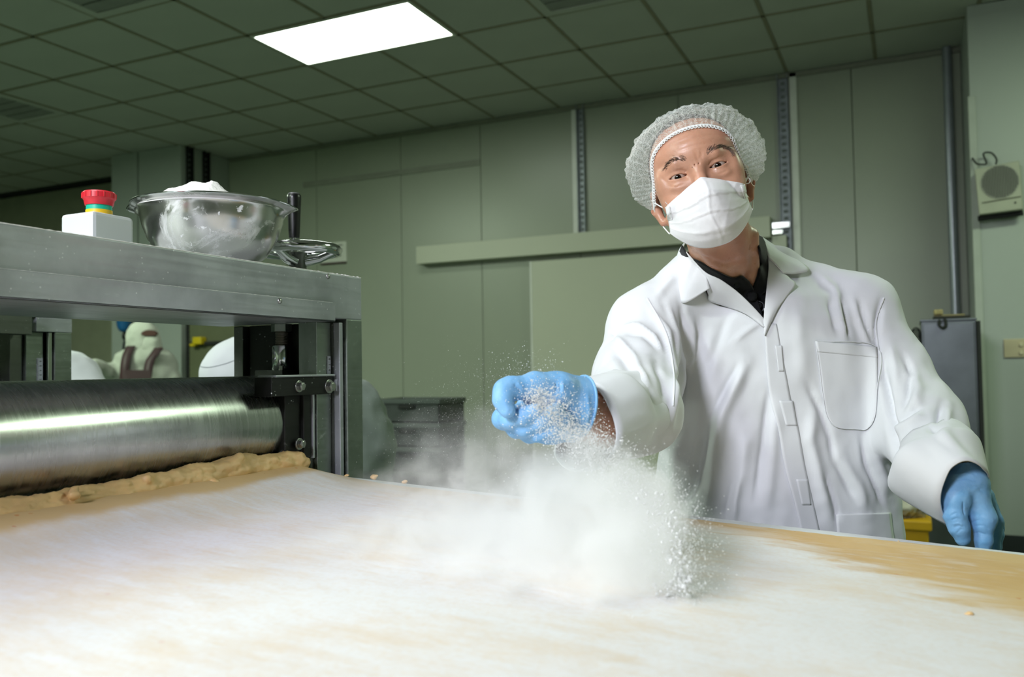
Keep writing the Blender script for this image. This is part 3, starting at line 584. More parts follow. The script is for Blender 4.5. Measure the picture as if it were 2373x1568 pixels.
t.link(t.mix(w, lin('#c4c3c1'), lin('#eeeef0')), t.b.inputs['Base Color']); t.link(t.math('SUBTRACT', 1, t.math('MULTIPLY', w, .8)), t.b.inputs['Metallic']); t.link(t.rng(w, 0, 1, .22, .75), t.b.inputs['Roughness'])
put('bowl', V, grid_faces(n, 40, True), t.m, bo, True, solid=.0012)
m = MB(); m.tube([(V[i * 40 + 39][0], V[i * 40 + 39][1], V[i * 40 + 39][2]) for i in range(n)], .0017, 8, True); m.build('rolled_rim', M_CHROME, bo, smooth=True)
V = []; A_, B_ = np.array([rt[0], rt[1]]) / math.hypot(rt[0], rt[1]), np.array([fw[0], fw[1]]) / math.hypot(fw[0], fw[1])
for i in range(120):
    a = 2 * math.pi * i / 120
    for j in range(46):
        r = .1372 * j / 45; x, y = math.cos(a) * r, math.sin(a) * r; q = Vector((x, y, 0)); l = (x * A_[0] + y * A_[1] + .018); f = x * B_[0] + y * B_[1]
        h = .050 * math.exp(-(abs(l + .008) / .085) ** 2.4 - (f / .085) ** 2) + .009 * math.exp(-((l - .025) / .014) ** 2 - ((f + .015) / .02) ** 2) + .006 * math.exp(-((l + .012) / .012) ** 2 - (f / .03) ** 2) + .007 * math.exp(-((l - .1) / .03) ** 2)
        h += .0035 * mnoise.fractal(q * 40, 1, 2, 4) + .0012 * mnoise.noise(q * 260); V.append((bc[0] + x, bc[1] + y, bc[2] + .1165 + h * float(sstep(.1372, .118, r)) + .004 * float(sstep(.05, .12, abs(l)) if l < 0 else 0) - (.004 if j == 45 else 0)))
t = NT('white_flour'); v = t.coord(); t.b.inputs['Base Color'].default_value = lin('#f3f2ee'); t.b.inputs['Roughness'].default_value = 1; t.b.inputs['Specular IOR Level'].default_value = .05; t.bump(t.noise(v, 300, 5), .5, .001); M_FLOUR = t.m
fh = put('flour_heap', V, grid_faces(120, 46, True), M_FLOUR, None, True, loc=bc + [0, 0, .11]); tag(fh, 'heap of loose white flour filling the steel bowl', 'flour', kind='stuff')
# dusting of flour heaped along the top edge near the handwheel and at the fascia ledge
m = MB()
for k in range(70): y = rng.uniform(1.36, 1.5) if k < 45 else rng.uniform(1.42, 1.52); r = rng.uniform(.0012, .0032); x = XF - rng.uniform(.002, .012); m.lathe([(0, -.0002), (r * 1.5, -.0002), (r, r * .5), (0, r * .8)], (x, y, ZT), n=7, close=False)
L_ = []
for k in range(400): y = .45 + 1.08 * k / 400; L_.append((XF - .0012 - .0006 * mnoise.noise(Vector((y * 60, 0, 0))), y, ZT + .0002))
m.tube(L_, [.0009 + .0006 * mnoise.noise(Vector((q[1] * 140, 4, 0))) for q in L_], 5)
L_ = [(XF + .0088 + .0008 * mnoise.noise(Vector((y * 50, 3, 0))), y, ZM) for y in np.linspace(.45, 1.415, 380)]; m.tube(L_, [.0008 + .0006 * mnoise.noise(Vector((q[1] * 150, 8, 0))) for q in L_], 5)
o = m.build('flour_spill', M_FLOUR, None); tag(o, 'thin lines of spilled flour along the edges of the machine beam', 'flour', kind='stuff')
es = thing('emergency_stop', 'white plastic box with a red stop button on top of the machine', 'button', (-1.156, .948, ZT)); M_WPL = mat('white_plastic', '#cdd1d2', .4, 0, .02)
bx('housing', (-1.192, .911, ZT), (-1.12, .988, ZT + .052), M_WPL, es, .006)
ec = np.array([-1.156, .952, ZT + .052])
m = MB(); m.lathe([(.0, 0), (.0195, 0), (.0195, .009), (.0, .009)], ec, n=36, close=False); m.build('yellow_collar', mat('yellow_ring', '#f2c52a', .4), es, smooth=True)
m = MB(); m.lathe([(.0, .009), (.0188, .009), (.0188, .0175), (.0, .0175)], ec, n=36, close=False); m.build('green_ring', mat('green_ring', '#16b899', .4), es, smooth=True)
m = MB(); m.lathe([(.0, .0165), (.0205, .0165), (.0225, .0255), (.0245, .0275), (.0245, .0355), (.0225, .038), (.0, .0385)], ec, n=48, close=False)
for k in range(16): a = 2 * math.pi * k / 16; m.box(ec + [math.cos(a) * .0243 - .0009, math.sin(a) * .0243 - .0009, .028], ec + [math.cos(a) * .0243 + .0009, math.sin(a) * .0243 + .0009, .036])
m.build('red_cap', mat('red_plastic', '#d02634', .38), es, smooth=True)
# ------------------------------------------------------------------ the man
man = thing('person', 'man in white coat, hairnet and face mask throwing flour with a blue gloved hand', 'person', pX(1800, 1000, -.17) * [1, 1, 0])
def skin_mat(name, c, red='#b4604c', rough=.38):
    t = NT(name); v = t.coord(); f = t.noise(v, 26, 5); g = t.noise(v, 9, 3)
    b = t.mix(t.rng(f, .35, .72), lin(c), tuple(x * .82 for x in lin(c)[:3]) + (1,)); b = t.mix(t.math('MULTIPLY', t.rng(g, .45, .7), .35), b, lin(red))
    vo = t.new('ShaderNodeTexVoronoi'); vo.inputs['Scale'].default_value = 55; t.link(v, vo.inputs['Vector'])
    b = t.mix(t.math('MULTIPLY', t.rng(vo.outputs['Distance'], .05, .09, 1, 0), t.math('MULTIPLY', t.rng(t.noise(v, 33, 2), .56, .6), .6)), b, lin('#6b3d2c'))
    t.link(b, t.b.inputs['Base Color']); t.link(t.rng(t.noise(v, 60, 3), .3, .7, rough - .12, rough + .12), t.b.inputs['Roughness'])
    t.b.inputs['Subsurface Weight'].default_value = .12; t.b.inputs['Subsurface Radius'].default_value = (.006, .002, .001); t.b.inputs['Subsurface Scale'].default_value = 1
    t.bump(t.math('ADD', t.noise(v, 420, 4), t.math('MULTIPLY', t.noise(v, 120, 3), .8)), .3, .0007); return t.m
M_SKIN = skin_mat('skin', '#cf9a80')
def cloth(name, c, rough=.75, b=.15, scale=900, wr=.0): 
    t = NT(name); v = t.coord(); f = t.noise(v, 5, 3); t.link(t.mix(t.rng(f, .3, .7), lin(c), tuple(x * .97 for x in lin(c)[:3]) + (1,)), t.b.inputs['Base Color'])
    t.b.inputs['Roughness'].default_value = rough; t.b.inputs['Specular IOR Level'].default_value = .25; t.b.inputs['Sheen Weight'].default_value = .15
    h = t.noise(v, scale, 2)
    if wr: h = t.math('ADD', t.math('MULTIPLY', h, .25), t.math('MULTIPLY', t.noise(v, 28, 4, .5, 1.5), wr))
    t.bump(h, b, .0015); return t.m
M_COAT = cloth('white_coat_cloth', '#e4e6ea', .7, .2, 900, .9); M_SHIRT = cloth('black_polo_cloth', '#0d0f14', .85, .3)
# head frame, millimetres: x to the picture's right, y out of the face, z up the face
HE = px(1618, 395, 1.40); cdir = CP - HE; cdir /= np.linalg.norm(cdir); x0 = rt - cdir * (rt @ cdir); x0 /= np.linalg.norm(x0); u0 = np.cross(cdir, x0) * -1
u0 = u0 if u0 @ up > 0 else -u0
pa, ra = R(9.5), R(17.3); yh = math.cos(pa) * cdir + math.sin(pa) * u0; z1 = math.cos(pa) * u0 - math.sin(pa) * cdir
zh = math.cos(ra) * z1 - math.sin(ra) * x0; xh = math.cos(ra) * x0 + math.sin(ra) * z1; HM = np.stack([xh, yh, zh], 1)
def h2w(P): return HE + (np.asarray(P, float) / 1000) @ HM.T
def w2h(P): return (np.asarray(P, float) - HE) @ HM * 1000
s = SDF(arange((-190, -100, 6), (-100, 100, 1.7), (100, 200, 6)), arange((-240, -120, 6), (-120, 60, 1.7)), arange((-420, -140, 5), (-140, 110, 1.7), (110, 130, 4)))
s.ell((0, -88, 24), (76, 97, 84), 14).ell((0, -42, 40), (63, 46, 41), 20).ell((0, -50, -30), (67, 54, 62), 20).ell((0, -46, -76), (56, 50, 44), 20).cap((-8, -14, -104), (8, -14, -104), 16, 16, 16)
for k in (-1, 1):
    s.ell((44*k, -31, -36), (24, 24, 24), 16); s.cap((57*k, -82, -58), (22*k, -20, -106), 14, 13, 20)
for k in (-1, 1): s.ell((33*k, 9, -1), (19, 13, 12), 12, 's')
for k in (-1, 1):
    s.cap((10*k, -4, 15), (32*k, -3, 20), 8, 8.5, 8); s.cap((32*k, -3, 20), (56*k, -22, 13), 8.5, 7, 8)
    s.ell((33*k, -13, 0), (15.6, 14.8, 13.6), 5); s.ell((34*k, -6, -15), (14, 6.5, 5.5), 8); s.cap((20*k, -3, -12), (42*k, -8, -13), 3, 2.6, 5); s.ell((57*k, -38, -6), (15, 26, 22), 16)
s.cap((0, -3, 12), (0, 12, -20), 7.5, 8.5, 9); s.cap((0, 12, -20), (0, 23, -42), 8.5, 12, 8)
for k in (-1, 1): s.ell((14*k, 8, -44), (9, 10, 8), 6); s.cap((3.5*k, 6, 17), (3*k, 8, 8), 1.0, .8, 3, 's')
def eye_open(k):
    c = 33 * k; h1, h2, w = 3.7, 3.4, 14.8; r1, r2 = (w*w + h1*h1) / (2*h1), (w*w + h2*h2) / (2*h2)
    def fn(x, y, z):
        X = x - c; Z = z - .4; X, Z = X + 0 * Z, Z + 0 * X - .06 * k * X
        return np.maximum(np.maximum(np.sqrt(X**2 + (Z - h1 + r1) ** 2) - r1, np.sqrt(X**2 + (Z + h2 - r2) ** 2) - r2), -(y + 18))
    return fn
for k in (-1, 1):
    for a, b in (((-14, -1, 4.5), (-7, 2.2, 8.6)), ((-7, 2.2, 8.6), (4, 2.4, 9.2)), ((4, 2.4, 9.2), (14, -2.5, 5))):
        s.cap((33*k + a[0]*k*-1*-1, a[1], a[2]), (33*k + b[0]*k, b[1], b[2]), .8, .8, 2.2, 's')
    s.op(eye_open(k), (33*k - 18, -20, -8), (33*k + 18, 60, 9), .8, 's')
for k in (-1, 1):                                                          # ears
    s.cap((79*k, -92, -4), (82*k, -100, -30), 7, 8.5, 8); s.cap((82*k, -100, -30), (76*k, -90, -56), 8.5, 6.5, 8); s.ell((82*k, -106, -22), (5.5, 17, 27), 4); s.ell((87*k, -96, -22), (5, 9, 15), 3, 's')
nk0, nk1 = w2h(px(1652, 505, 1.505)), w2h(px(1690, 640, 1.615)); s.cap(nk0, nk1, 56, 58, 22)
ch = w2h(px(1775, 800, 1.70)); s.cap(w2h(px(1600, 755, 1.70)), w2h(px(1880, 745, 1.71)), 58, 58, 40); s.ell(ch, (135, 88, 120), 30)
for a, b in (((1625, 560, 1.48), (1722, 690, 1.59)), ((1742, 545, 1.535), (1742, 690, 1.59))): s.cap(w2h(px(*a)), w2h(px(*b)), 13, 9, 16)
s.cap(w2h(px(1735, 640, 1.55)), w2h(px(1742, 690, 1.575)), 4, 5, 12, 's')
V, Q = s.nets(2); HV = h2w(V); HQ = Q
a = np.cross(HV[Q[:, 1]] - HV[Q[:, 0]], HV[Q[:, 2]] - HV[Q[:, 0]]); flip = ((HV[Q[:, 0]] - HV.mean(0)) * a).sum() < 0
def orient(V, Q):
    a = np.cross(V[Q[:, 1]] - V[Q[:, 0]], V[Q[:, 2]] - V[Q[:, 0]]); return Q[:, ::-1] if ((V[Q[:, 0]] - V.mean(0)) * a).sum() < 0 else Q
HQ = orient(HV, HQ)
# forehead and eye-bag creases as shallow grooves
def groove(V, N, line, w, amp, front=True, sharp=False, twod=True):
    u, v, d = topx(V); L = np.asarray(line, float); best = np.full(len(V), 1e9)
    for (x1, y1), (x2, y2) in zip(L[:-1], L[1:]):
        dx, dy = x2 - x1, y2 - y1; t = np.clip(((u - x1) * dx + (v - y1) * dy) / (dx*dx + dy*dy), 0, 1); best = np.minimum(best, np.hypot(u - x1 - t*dx, v - y1 - t*dy))
    e0 = np.hypot(u - L[0][0], v - L[0][1]); e1 = np.hypot(u - L[-1][0], v - L[-1][1]); ln = np.hypot(*(np.diff(L, axis=0).T)).sum()
    tp = np.minimum(1, np.minimum(e0, e1) / (.25 * ln) + .15)
    k = np.exp(-best / w) if sharp else np.exp(-(best / w) ** 2); vd = (CP - V); vd /= np.linalg.norm(vd, axis=1)[:, None]
    f = np.clip((N * vd).sum(1) * 3, 0, 1) if front else 1
    return (amp * k * tp * f)[:, None] * N
N = vnormals(HV, HQ); D = np.zeros_like(HV)
for l, w, a in (([(1560, 335), (1600, 320), (1650, 312), (1690, 316)], 4, -.0007), ([(1566, 352), (1606, 337), (1650, 330)], 3.5, -.0007), ([(1612, 352), (1618, 374)], 4, -.0008), ([(1626, 348), (1624, 370)], 4, -.0008), ([(1545, 430), (1565, 434), (1590, 424)], 3, -.0011), ([(1642, 398), (1668, 403), (1692, 392)], 3, -.0011), ([(1640, 600), (1680, 612), (1740, 598)], 5, -.0015), ([(1615, 615), (1670, 635), (1735, 628)], 4, -.0012), ([(1604, 585), (1650, 600)], 3, -.001), ([(1748, 580), (1744, 650)], 9, -.004), ([(1533, 412), (1545, 424)], 3, -.0008)): D += groove(HV, N, l, w, a)
HV = HV + D
# rest of the body, hidden by the clothes except the right wrist
fh_ = -np.array([fw[0], fw[1], 0]) / math.hypot(fw[0], fw[1]); rh_ = np.array([rt[0], rt[1], 0]) / math.hypot(rt[0], rt[1]); MO = px(1800, 900, 1.68) * [1, 1, 0]; MM = np.stack([rh_, fh_, [0, 0, 1]], 1)
def m2w(P): return MO + np.asarray(P, float) @ MM.T
def w2m(P): return (np.asarray(P, float) - MO) @ MM
def mp(u, v, d): return w2m(px(u, v, d))
s = SDF(np.arange(-.55, .55, .008), np.arange(-.2, .55, .008), np.arange(.02, 1.3, .008))
for q in (-1, 1): s.cap((.09*q, -.02, 1.12), (.08*q, -.01, .86), .095, .1, .05); s.cap((.09*q, -.02, .84), (.1*q, -.02, .48), .085, .06, .03); s.cap((.1*q, -.02, .48), (.11*q, -.04, .07), .055, .038, .03); s.cap((.11*q, -.05, .05), (.12*q, .1, .04), .03, .026, .02)
s.cap(mp(1600, 745, 1.66), mp(1900, 735, 1.68), .062, .062, .05)
s.cap(mp(1490, 760, 1.61), mp(1492, 962, 1.46), .052, .046, .03).cap(mp(1492, 962, 1.46), mp(1395, 972, 1.268), .046, .040, .02).cap(mp(1395, 972, 1.268), mp(1345, 950, 1.225), .038, .027, .02)
s.cap(mp(1975, 735, 1.67), mp(2110, 950, 1.57), .052, .044, .03).cap(mp(2110, 950, 1.57), mp(2232, 1115, 1.41), .043, .026, .02)
s.cap(mp(1590, 745, 1.66), mp(1490, 760, 1.61), .06, .055, .04).cap(mp(1900, 735, 1.68), mp(1975, 735, 1.67), .06, .055, .04)
V, Q = s.nets(2); BV = m2w(V); BQ = orient(BV, Q)
BVs = np.vstack([HV, BV]); BQs = np.vstack([HQ, BQ + len(HV)])
body = put('body', BVs, BQs, M_SKIN, man, True)
hbvh = BVHTree.FromPolygons([tuple(v) for v in HV], [tuple(q) for q in HQ])
def hit_head(u, v):
    r = _ray(u, v); h = hbvh.ray_cast(Vector(CP), Vector(r).normalized()); return (np.array(h[0]), np.array(h[1])) if h[0] else (None, None)
# eyes
for k in (-1, 1):
    c = np.array([33.0*k, -13.2, .2]); gz = np.array([-.08, 1, -.16]) ; gz /= np.linalg.norm(gz); a_ = np.cross([0, 0, 1.], gz); a_ /= np.linalg.norm(a_); b_ = np.cross(gz, a_)
    V, F, MI = [], [], []; nr, ns = 26, 40
    for i in range(nr):
        th = math.pi * .62 * i / (nr - 1); rr = 12.4 + (.9 * max(0, 1 - (th / .5) ** 2))
        for j in range(ns): p = 2 * math.pi * j / ns; V.append(c + rr * (gz * math.cos(th) + (a_ * math.cos(p) + b_ * math.sin(p)) * math.sin(th)))
    for i in range(nr - 1):
        for j in range(ns): F.append((i*ns + j, i*ns + (j+1) % ns, (i+1)*ns + (j+1) % ns, (i+1)*ns + j)); th = math.pi * .62 * (i + .5) / (nr - 1); MI.append(2 if th < .2 else 1 if th < .475 else 0)
    put('eye', h2w(V), np.array(F), None, man, True, mats=[mat('eye_white', '#b9a79d', .15, spec=.6), mat('iris_brown', '#2a1710', .12, 0, .25, 900), mat('pupil', '#050404', .08)], mi=MI)
# eyebrows: single fine hairs
def brow(pts, n, seed):
    q = np.random.default_rng(seed); L = spline(pts, 60); m = MB()
    for i in range(n):
        t = q.uniform(0, 1) ** .9; j = int(t * 58); p = L[j] + q.normal(0, 1, 2) * [2.2, 3.6 * (1 - .45 * t)]; h, nn = hit_head(*p)
        if h is None: continue
        d2 = L[j + 1] - L[j]; d2 /= np.linalg.norm(d2); ang = q.normal(-.35 + .35 * t, .25) * (1 if pts[0][0] < pts[-1][0] else -1); e = np.array([d2[0]*math.cos(ang) - d2[1]*math.sin(ang), d2[0]*math.sin(ang) + d2[1]*math.cos(ang)]) * q.uniform(5, 9)
        h2, n2 = hit_head(*(p + e))
        if h2 is None: continue
        m.tube([h, (h + h2) / 2 + nn * .0009, h2 + n2 * .0006], [.00022, .0002, .00006], 3)
    o = m.build('eyebrow', mat('brow_hair', '#58463b', .6), man); o['kind'] = 'stuff'
brow([(1592, 370), (1572, 368), (1552, 376), (1539, 393)], 150, 1); brow([(1638, 354), (1652, 344), (1672, 340), (1690, 346), (1699, 356)], 210, 2)
# hair: short dark cap of hair with a receding line, seen through the net, and the sideburns
V, F = [], []; na, nb = 80, 50
for i in range(na):
    for j in range(nb):
        ph = 2 * math.pi * i / na; el = math.pi * j / (nb - 1); d = np.array([math.sin(el) * math.sin(ph), math.sin(el) * math.cos(ph), math.cos(el)]); V.append(np.array([0, -88, 24]) + d * np.array([78.5, 99, 87]))
V = np.array(V); G = grid_faces(na, nb, True); Cc = V[G].mean(1)
keep = (Cc[:, 2] > 80 + .42 * np.minimum(Cc[:, 1] + 60, 30)) | ((Cc[:, 1] < -72 - .12 * (Cc[:, 2])) & (Cc[:, 2] > -46) )
t = NT('grey_black_hair'); v = t.coord((60, 60, 14)); t.link(t.mix(t.rng(t.noise(v, 6, 4), .35, .7), lin('#17171a'), lin('#4a4846')), t.b.inputs['Base Color']); t.b.inputs['Roughness'].default_value = .6; t.bump(t.noise(v, 9, 4), .6, .002)
put('hair', h2w(V), G[keep], t.m, man, True)
q = np.random.default_rng(5); m = MB()
for k in (-1, 1):
    for i in range(260):
        z = q.uniform(-42, 22); y = -70 - .22 * z + q.normal(0, 4.5) - 4; r = Vector((400 * k, 0, 0)); o_ = h2w((200*k, y, z)); h = hbvh.ray_cast(Vector(o_), Vector(-k * xh))
        if h[0] is None: continue
        p = np.array(h[0]); nn = np.array(h[1]); m.tube([p, p + (-zh * .005 - yh * .002 + nn * .0008), p + (-zh * .009 - yh * .004 + nn * .0004)], [.0002, .0002, .00005], 3)
o = m.build('sideburn', mat('side_hair', '#2c2b2b', .6), man); o['kind'] = 'stuff'
# hairnet: translucent pleated bag gathered into an elastic band
half = [(0, -4, 70), (30, -9, 66), (54, -26, 50), (69, -45, 27), (77, -64, 3), (83, -84, -20), (80, -112, -44), (55, -150, -62), (0, -176, -68)]
loop = half + [(-x, y, z) for x, y, z in half[-2:0:-1]]; LQ = np.array(loop + loop[:1], float); nt_, nsn = 360, 56
Pl = np.vstack([LQ[-3:-1], LQ, LQ[1:3]]); Bd = spline(Pl, 401 * 1)[0:]; 
k0 = 2 / (len(Pl) - 1); idxs = (k0 + (1 - 2 * k0) * np.arange(nt_) / nt_) * 400; Bd = np.stack([np.interp(idxs, np.arange(401), Bd[:, e]) for e in range(3)], 1)
for i in range(nt_):
    hit = hbvh.find_nearest(Vector(h2w(Bd[i])))
    if hit[0] is not None and Bd[i][2] > -30:
        sgn = (h2w(Bd[i]) - np.array(hit[0])) @ np.array(hit[1])
        if sgn < .0022: Bd[i] = w2h(np.array(hit[0]) + np.array(hit[1]) * .0022)
En, Er = np.array([2, -80, 20.]), np.array([117, 112, 101.]); uB = (Bd - En) / Er; lB = np.linalg.norm(uB, axis=1); uB = uB / lB[:, None]; uP = np.array([0, -.72, .69]); uP /= np.linalg.norm(uP)
V = []
for i in range(nt_):
    w = math.acos(max(-1, min(1, uB[i] @ uP)))
    for j in range(nsn):
        sv = j / (nsn - 1); d = (uB[i] * math.sin((1 - sv) * w) + uP * math.sin(sv * w)) / math.sin(w); e = float(sstep(0, .15, sv)); rho = lB[i] * (1 - e) + e
        th = i / nt_ * 2 * math.pi; p = d * 3.2; pl = math.sin(th * 62 + 1.5 * mnoise.noise(Vector((th * 9, sv * 6, 3)))) * .020 * math.exp(-sv / .12) * float(sstep(0, .04, sv))
        cr = abs(mnoise.fractal(Vector((p[0] * 1.6, p[1] * 1.6, p[2] * 1.6)), 1, 2, 4)); r2 = 1 - abs(mnoise.noise(Vector((p[0] * 3 + 4, p[1] * 3, p[2] * 3)))); rho += pl + e * (.06 * (cr - .35) + .055 * (r2 - .75) + .03 * mnoise.noise(Vector(p * .9)) + .012 * (1 - abs(mnoise.noise(Vector(p * 3.4)))))
        V.append(En + d * Er * rho)
t = NT('hairnet_fabric'); v = t.coord(); fb = t.noise(t.coord((1, 1, 1)), 260, 3, .7, 3); vor = t.new('ShaderNodeTexVoronoi', feature='DISTANCE_TO_EDGE'); vor.inputs['Scale'].default_value = 320; t.link(v, vor.inputs['Vector'])
vw = t.new('ShaderNodeTexVoronoi', feature='DISTANCE_TO_EDGE'); vw.inputs['Scale'].default_value = 75; t.link(t.coord((1, 1, 1)), vw.inputs['Vector']); fib = t.math('MAXIMUM', t.math('MAXIMUM', t.rng(vor.outputs['Distance'], .0, .09, 1, 0), t.rng(fb, .5, .62)), t.math('MULTIPLY', t.rng(vw.outputs['Distance'], .0, .05, 1, 0), 1.25)); al = t.rng(fib, 0, 1, .16, .68)
di, tl, ad, tp, mx = t.new('ShaderNodeBsdfDiffuse'), t.new('ShaderNodeBsdfTranslucent'), t.new('ShaderNodeMixShader'), t.new('ShaderNodeBsdfTransparent'), t.new('ShaderNodeMixShader')
di.inputs[0].default_value = lin('#f4f8f6'); tl.inputs[0].default_value = lin('#f4f8f6'); ad.inputs[0].default_value = .4
t.link(di.outputs[0], ad.inputs[1]); t.link(tl.outputs[0], ad.inputs[2]); t.link(al, mx.inputs[0]); t.link(tp.outputs[0], mx.inputs[1]); t.link(ad.outputs[0], mx.inputs[2]); t.link(mx.outputs[0], t.out.inputs[0])
hn = put('hairnet', h2w(V), grid_faces(nt_, nsn, True), t.m, man, True); hn['label'] = 'translucent white pleated hairnet'
M_ELAS = cloth('white_elastic', '#f2f4f4', .8, .2); MB().tube(h2w(Bd[::3] + (Bd[::3] - En) * .0), .0021, 8, True).build('elastic_band', M_ELAS, hn, smooth=True)
m = MB()
for i in range(0, nt_, 4):                                                  # scalloped edge
    if Bd[i][2] < -25: continue
    a, b = Bd[i], Bd[(i + 4) % nt_]; mid = (a + b) / 2; tng = (b - a) / 2; inn = (np.array([0, 10, 10.]) - mid); inn -= tng * (inn @ tng) / (tng @ tng); inn /= np.linalg.norm(inn); m.tube(h2w([mid + tng * math.cos(w) * .95 + inn * (math.sin(w) * 4.2) + np.array([0, 2.5, 0]) for w in np.linspace(0, math.pi, 7)]), .0009, 5)
o = m.build('scalloped_edge', M_ELAS, hn, smooth=True); o['kind'] = 'stuff'
# face mask
nu, nv = 61, 56; V = []
ycv = lambda v: np.interp(v, [0, .08, .22, .42, .6, .78, .9, 1], [19, 30, 40, 39, 34, 26, 12, -10])
for i in range(nu):
    u = -1 + 2 * i / (nu - 1)
    for j in range(nv):
        v = j / (nv - 1); zt_ = -15 - 25 * abs(u) ** 1.15; zb_ = -127 + 45 * abs(u) ** 2.4; z = zt_ + (zb_ - zt_) * v; x = u * (65 + 4.5 * v)
        y = ycv(v) - (ycv(v) + 44) * abs(u) ** 2.1; o_ = h2w((x, 120, z)); h = hbvh.ray_cast(Vector(o_), Vector(-yh))
        if h[0] is not None: y = max(y, w2h(np.array(h[0]))[1] + 1.8)
        for vc, am in ((.30, 2.4), (.56, 2.2), (.80, 1.6)):                # pleats
            dv = (v - vc - .03 * math.sin(u * 3 + vc * 9)) ; y += am * (1 if dv < 0 else 0) * math.exp(dv / .06) * (1 - .3 * abs(u)) if dv < 0 else 0
        nz = mnoise.fractal(Vector((u * 2.6, v * 3.4, 4)), 1, 2, 4); y += 1.3 * nz + 1.8 * math.exp(-((u - .03 - .05 * math.sin(v * 9)) / .035) ** 2) * (v > .04) + .9 * math.exp(-abs(u * .9 + v * .7 - .75) / .025) - .9 * math.exp(-abs(u * 1.1 - v * .5 + .28) / .03)
        V.append((x, y, z))
t = NT('mask_fabric'); v = t.coord(); t.b.inputs['Base Color'].default_value = lin('#f0eef1'); t.b.inputs['Roughness'].default_value = .75; t.b.inputs['Sheen Weight'].default_value = .1; t.b.inputs['Specular IOR Level'].default_value = .2
hgt = t.math('ADD', t.math('MULTIPLY', t.noise(v, 700, 2), .3), t.noise(v, 55, 5, .6, 1.2)); t.bump(hgt, .3, .0012)
mk = put('face_mask', h2w(V), grid_faces(nu, nv), t.m, man, True, solid=.0012, offset=1); mk['label'] = 'white pleated face mask'
Vm = np.array(V).reshape(nu, nv, 3)
for i0, sg in ((0, -1), (nu - 1, 1)):
    i1 = i0 - 3 * sg; f0 = Vm[i0] + [.5 * sg, 1.2, 0]; f1 = Vm[i1] + [0, 2.0, 0]; a, b = f0[4:26], f1[4:26]; put('mask_side_tab', h2w(np.stack([a, b], 1).reshape(-1, 3)), grid_faces(len(a), 2), mat('mask_tab', '#f7f7f8', .5), mk, True, solid=.0008)
    top, bot = Vm[i0][2], Vm[i0][-3]; k = sg
    MB().tube(h2w(spline([top, (70*k, -50, -35), (76*k, -66, -27), (81*k, -82, -19), (85*k, -96, -12), (84*k, -110, -14)], 24)), .0011, 6).build('ear_loop', M_ELAS, mk, smooth=True)
    MB().tube(h2w(spline([bot, (71*k, -58, -80), (75*k, -76, -70), (79*k, -96, -58), (80*k, -112, -46)], 20)), .0011, 6).build('ear_loop', M_ELAS, mk, smooth=True)
c = np.array([68, -48, -35]); MB().tube(h2w(spline([c, c + [4, 2, 6], c + [9, 0, 7], c + [11, -1, 1], c + [6, 0, -2], c + [0, 1, 1]], 20)), .001, 6).build('loop_knot', M_ELAS, mk, smooth=True)
MB().tube(h2w(spline([Vm[2][1], Vm[2][1] + [-3, 4, 6]], 6)), .0005, 5).build('loose_thread', M_ELAS, mk)
# ------------------------------------------------------------------ white coat
zr = lambda v, d=1.62: px(1800, v, d)[2]
s = SDF(np.arange(-.56, .50, .0045), np.arange(-.26, .50, .0045), np.arange(.42, 1.40, .0045))
ZK = np.array([.40, zr(1240), zr(1150), zr(1000), zr(880), zr(800), zr(740), zr(690), zr(640)]); o_ = np.argsort(ZK)
mid = lambda u0, u1, d=1.63: (w2m(px(u0, 1000, d))[0], w2m(px(u1, 1000, d))[0])
LR = np.array([mid(1530, 2108), mid(1532, 2090), mid(1526, 2082), mid(1545, 2070), mid(1540, 2058), mid(1535, 2048), mid(1560, 2010), mid(1600, 1950), mid(1640, 1850)])
DB = np.array([.16, .150, .150, .148, .146, .143, .135, .122, .095])
def torso(x, y, z):
    l, r, b = (np.interp(z.ravel(), ZK[o_], q[o_]).reshape(z.shape) for q in (LR[:, 0], LR[:, 1], DB)); c, w = (l + r) / 2, (r - l) / 2
    q = ((np.abs(x - c) / w) ** 2.5 + (np.abs(y) / b) ** 2.5) ** (1 / 2.5); return np.maximum((q - 1) * np.minimum(w, b) * .9, -.2) + np.maximum(z - zr(615), 0) * 3 + np.maximum(.44 - z, 0)
s.op(torso, (-.4, -.25, .42), (.4, .25, 1.38), .03)
s.cap(mp(1612, 652, 1.62), mp(1500, 757, 1.615), .048, .070, .05).cap(mp(1790, 632, 1.68), mp(1985, 722, 1.67), .042, .074, .05)
s.cap(mp(1612, 652, 1.62), mp(1790, 632, 1.68), .045, .04, .05)
s.cap(mp(1500, 757, 1.61), mp(1480, 870, 1.53), .072, .077, .03).cap(mp(1480, 870, 1.53), mp(1466, 952, 1.42), .077, .074, .03).cap(mp(1466, 952, 1.42), mp(1385, 975, 1.28), .074, .066, .03)
s.cap(mp(1985, 728, 1.66), mp(2072, 868, 1.60), .070, .062, .03).cap(mp(2072, 868, 1.60), mp(2130, 975, 1.54), .062, .071, .03).cap(mp(2130, 975, 1.54), mp(2180, 1110, 1.42), .071, .064, .03)
s.cap(mp(1655, 470, 1.50), mp(1692, 625, 1.60), .074, .070, .012, 's')
V, Q = s.nets(2); CV = m2w(V); Q = orient(CV, Q); N = vnormals(CV, Q)
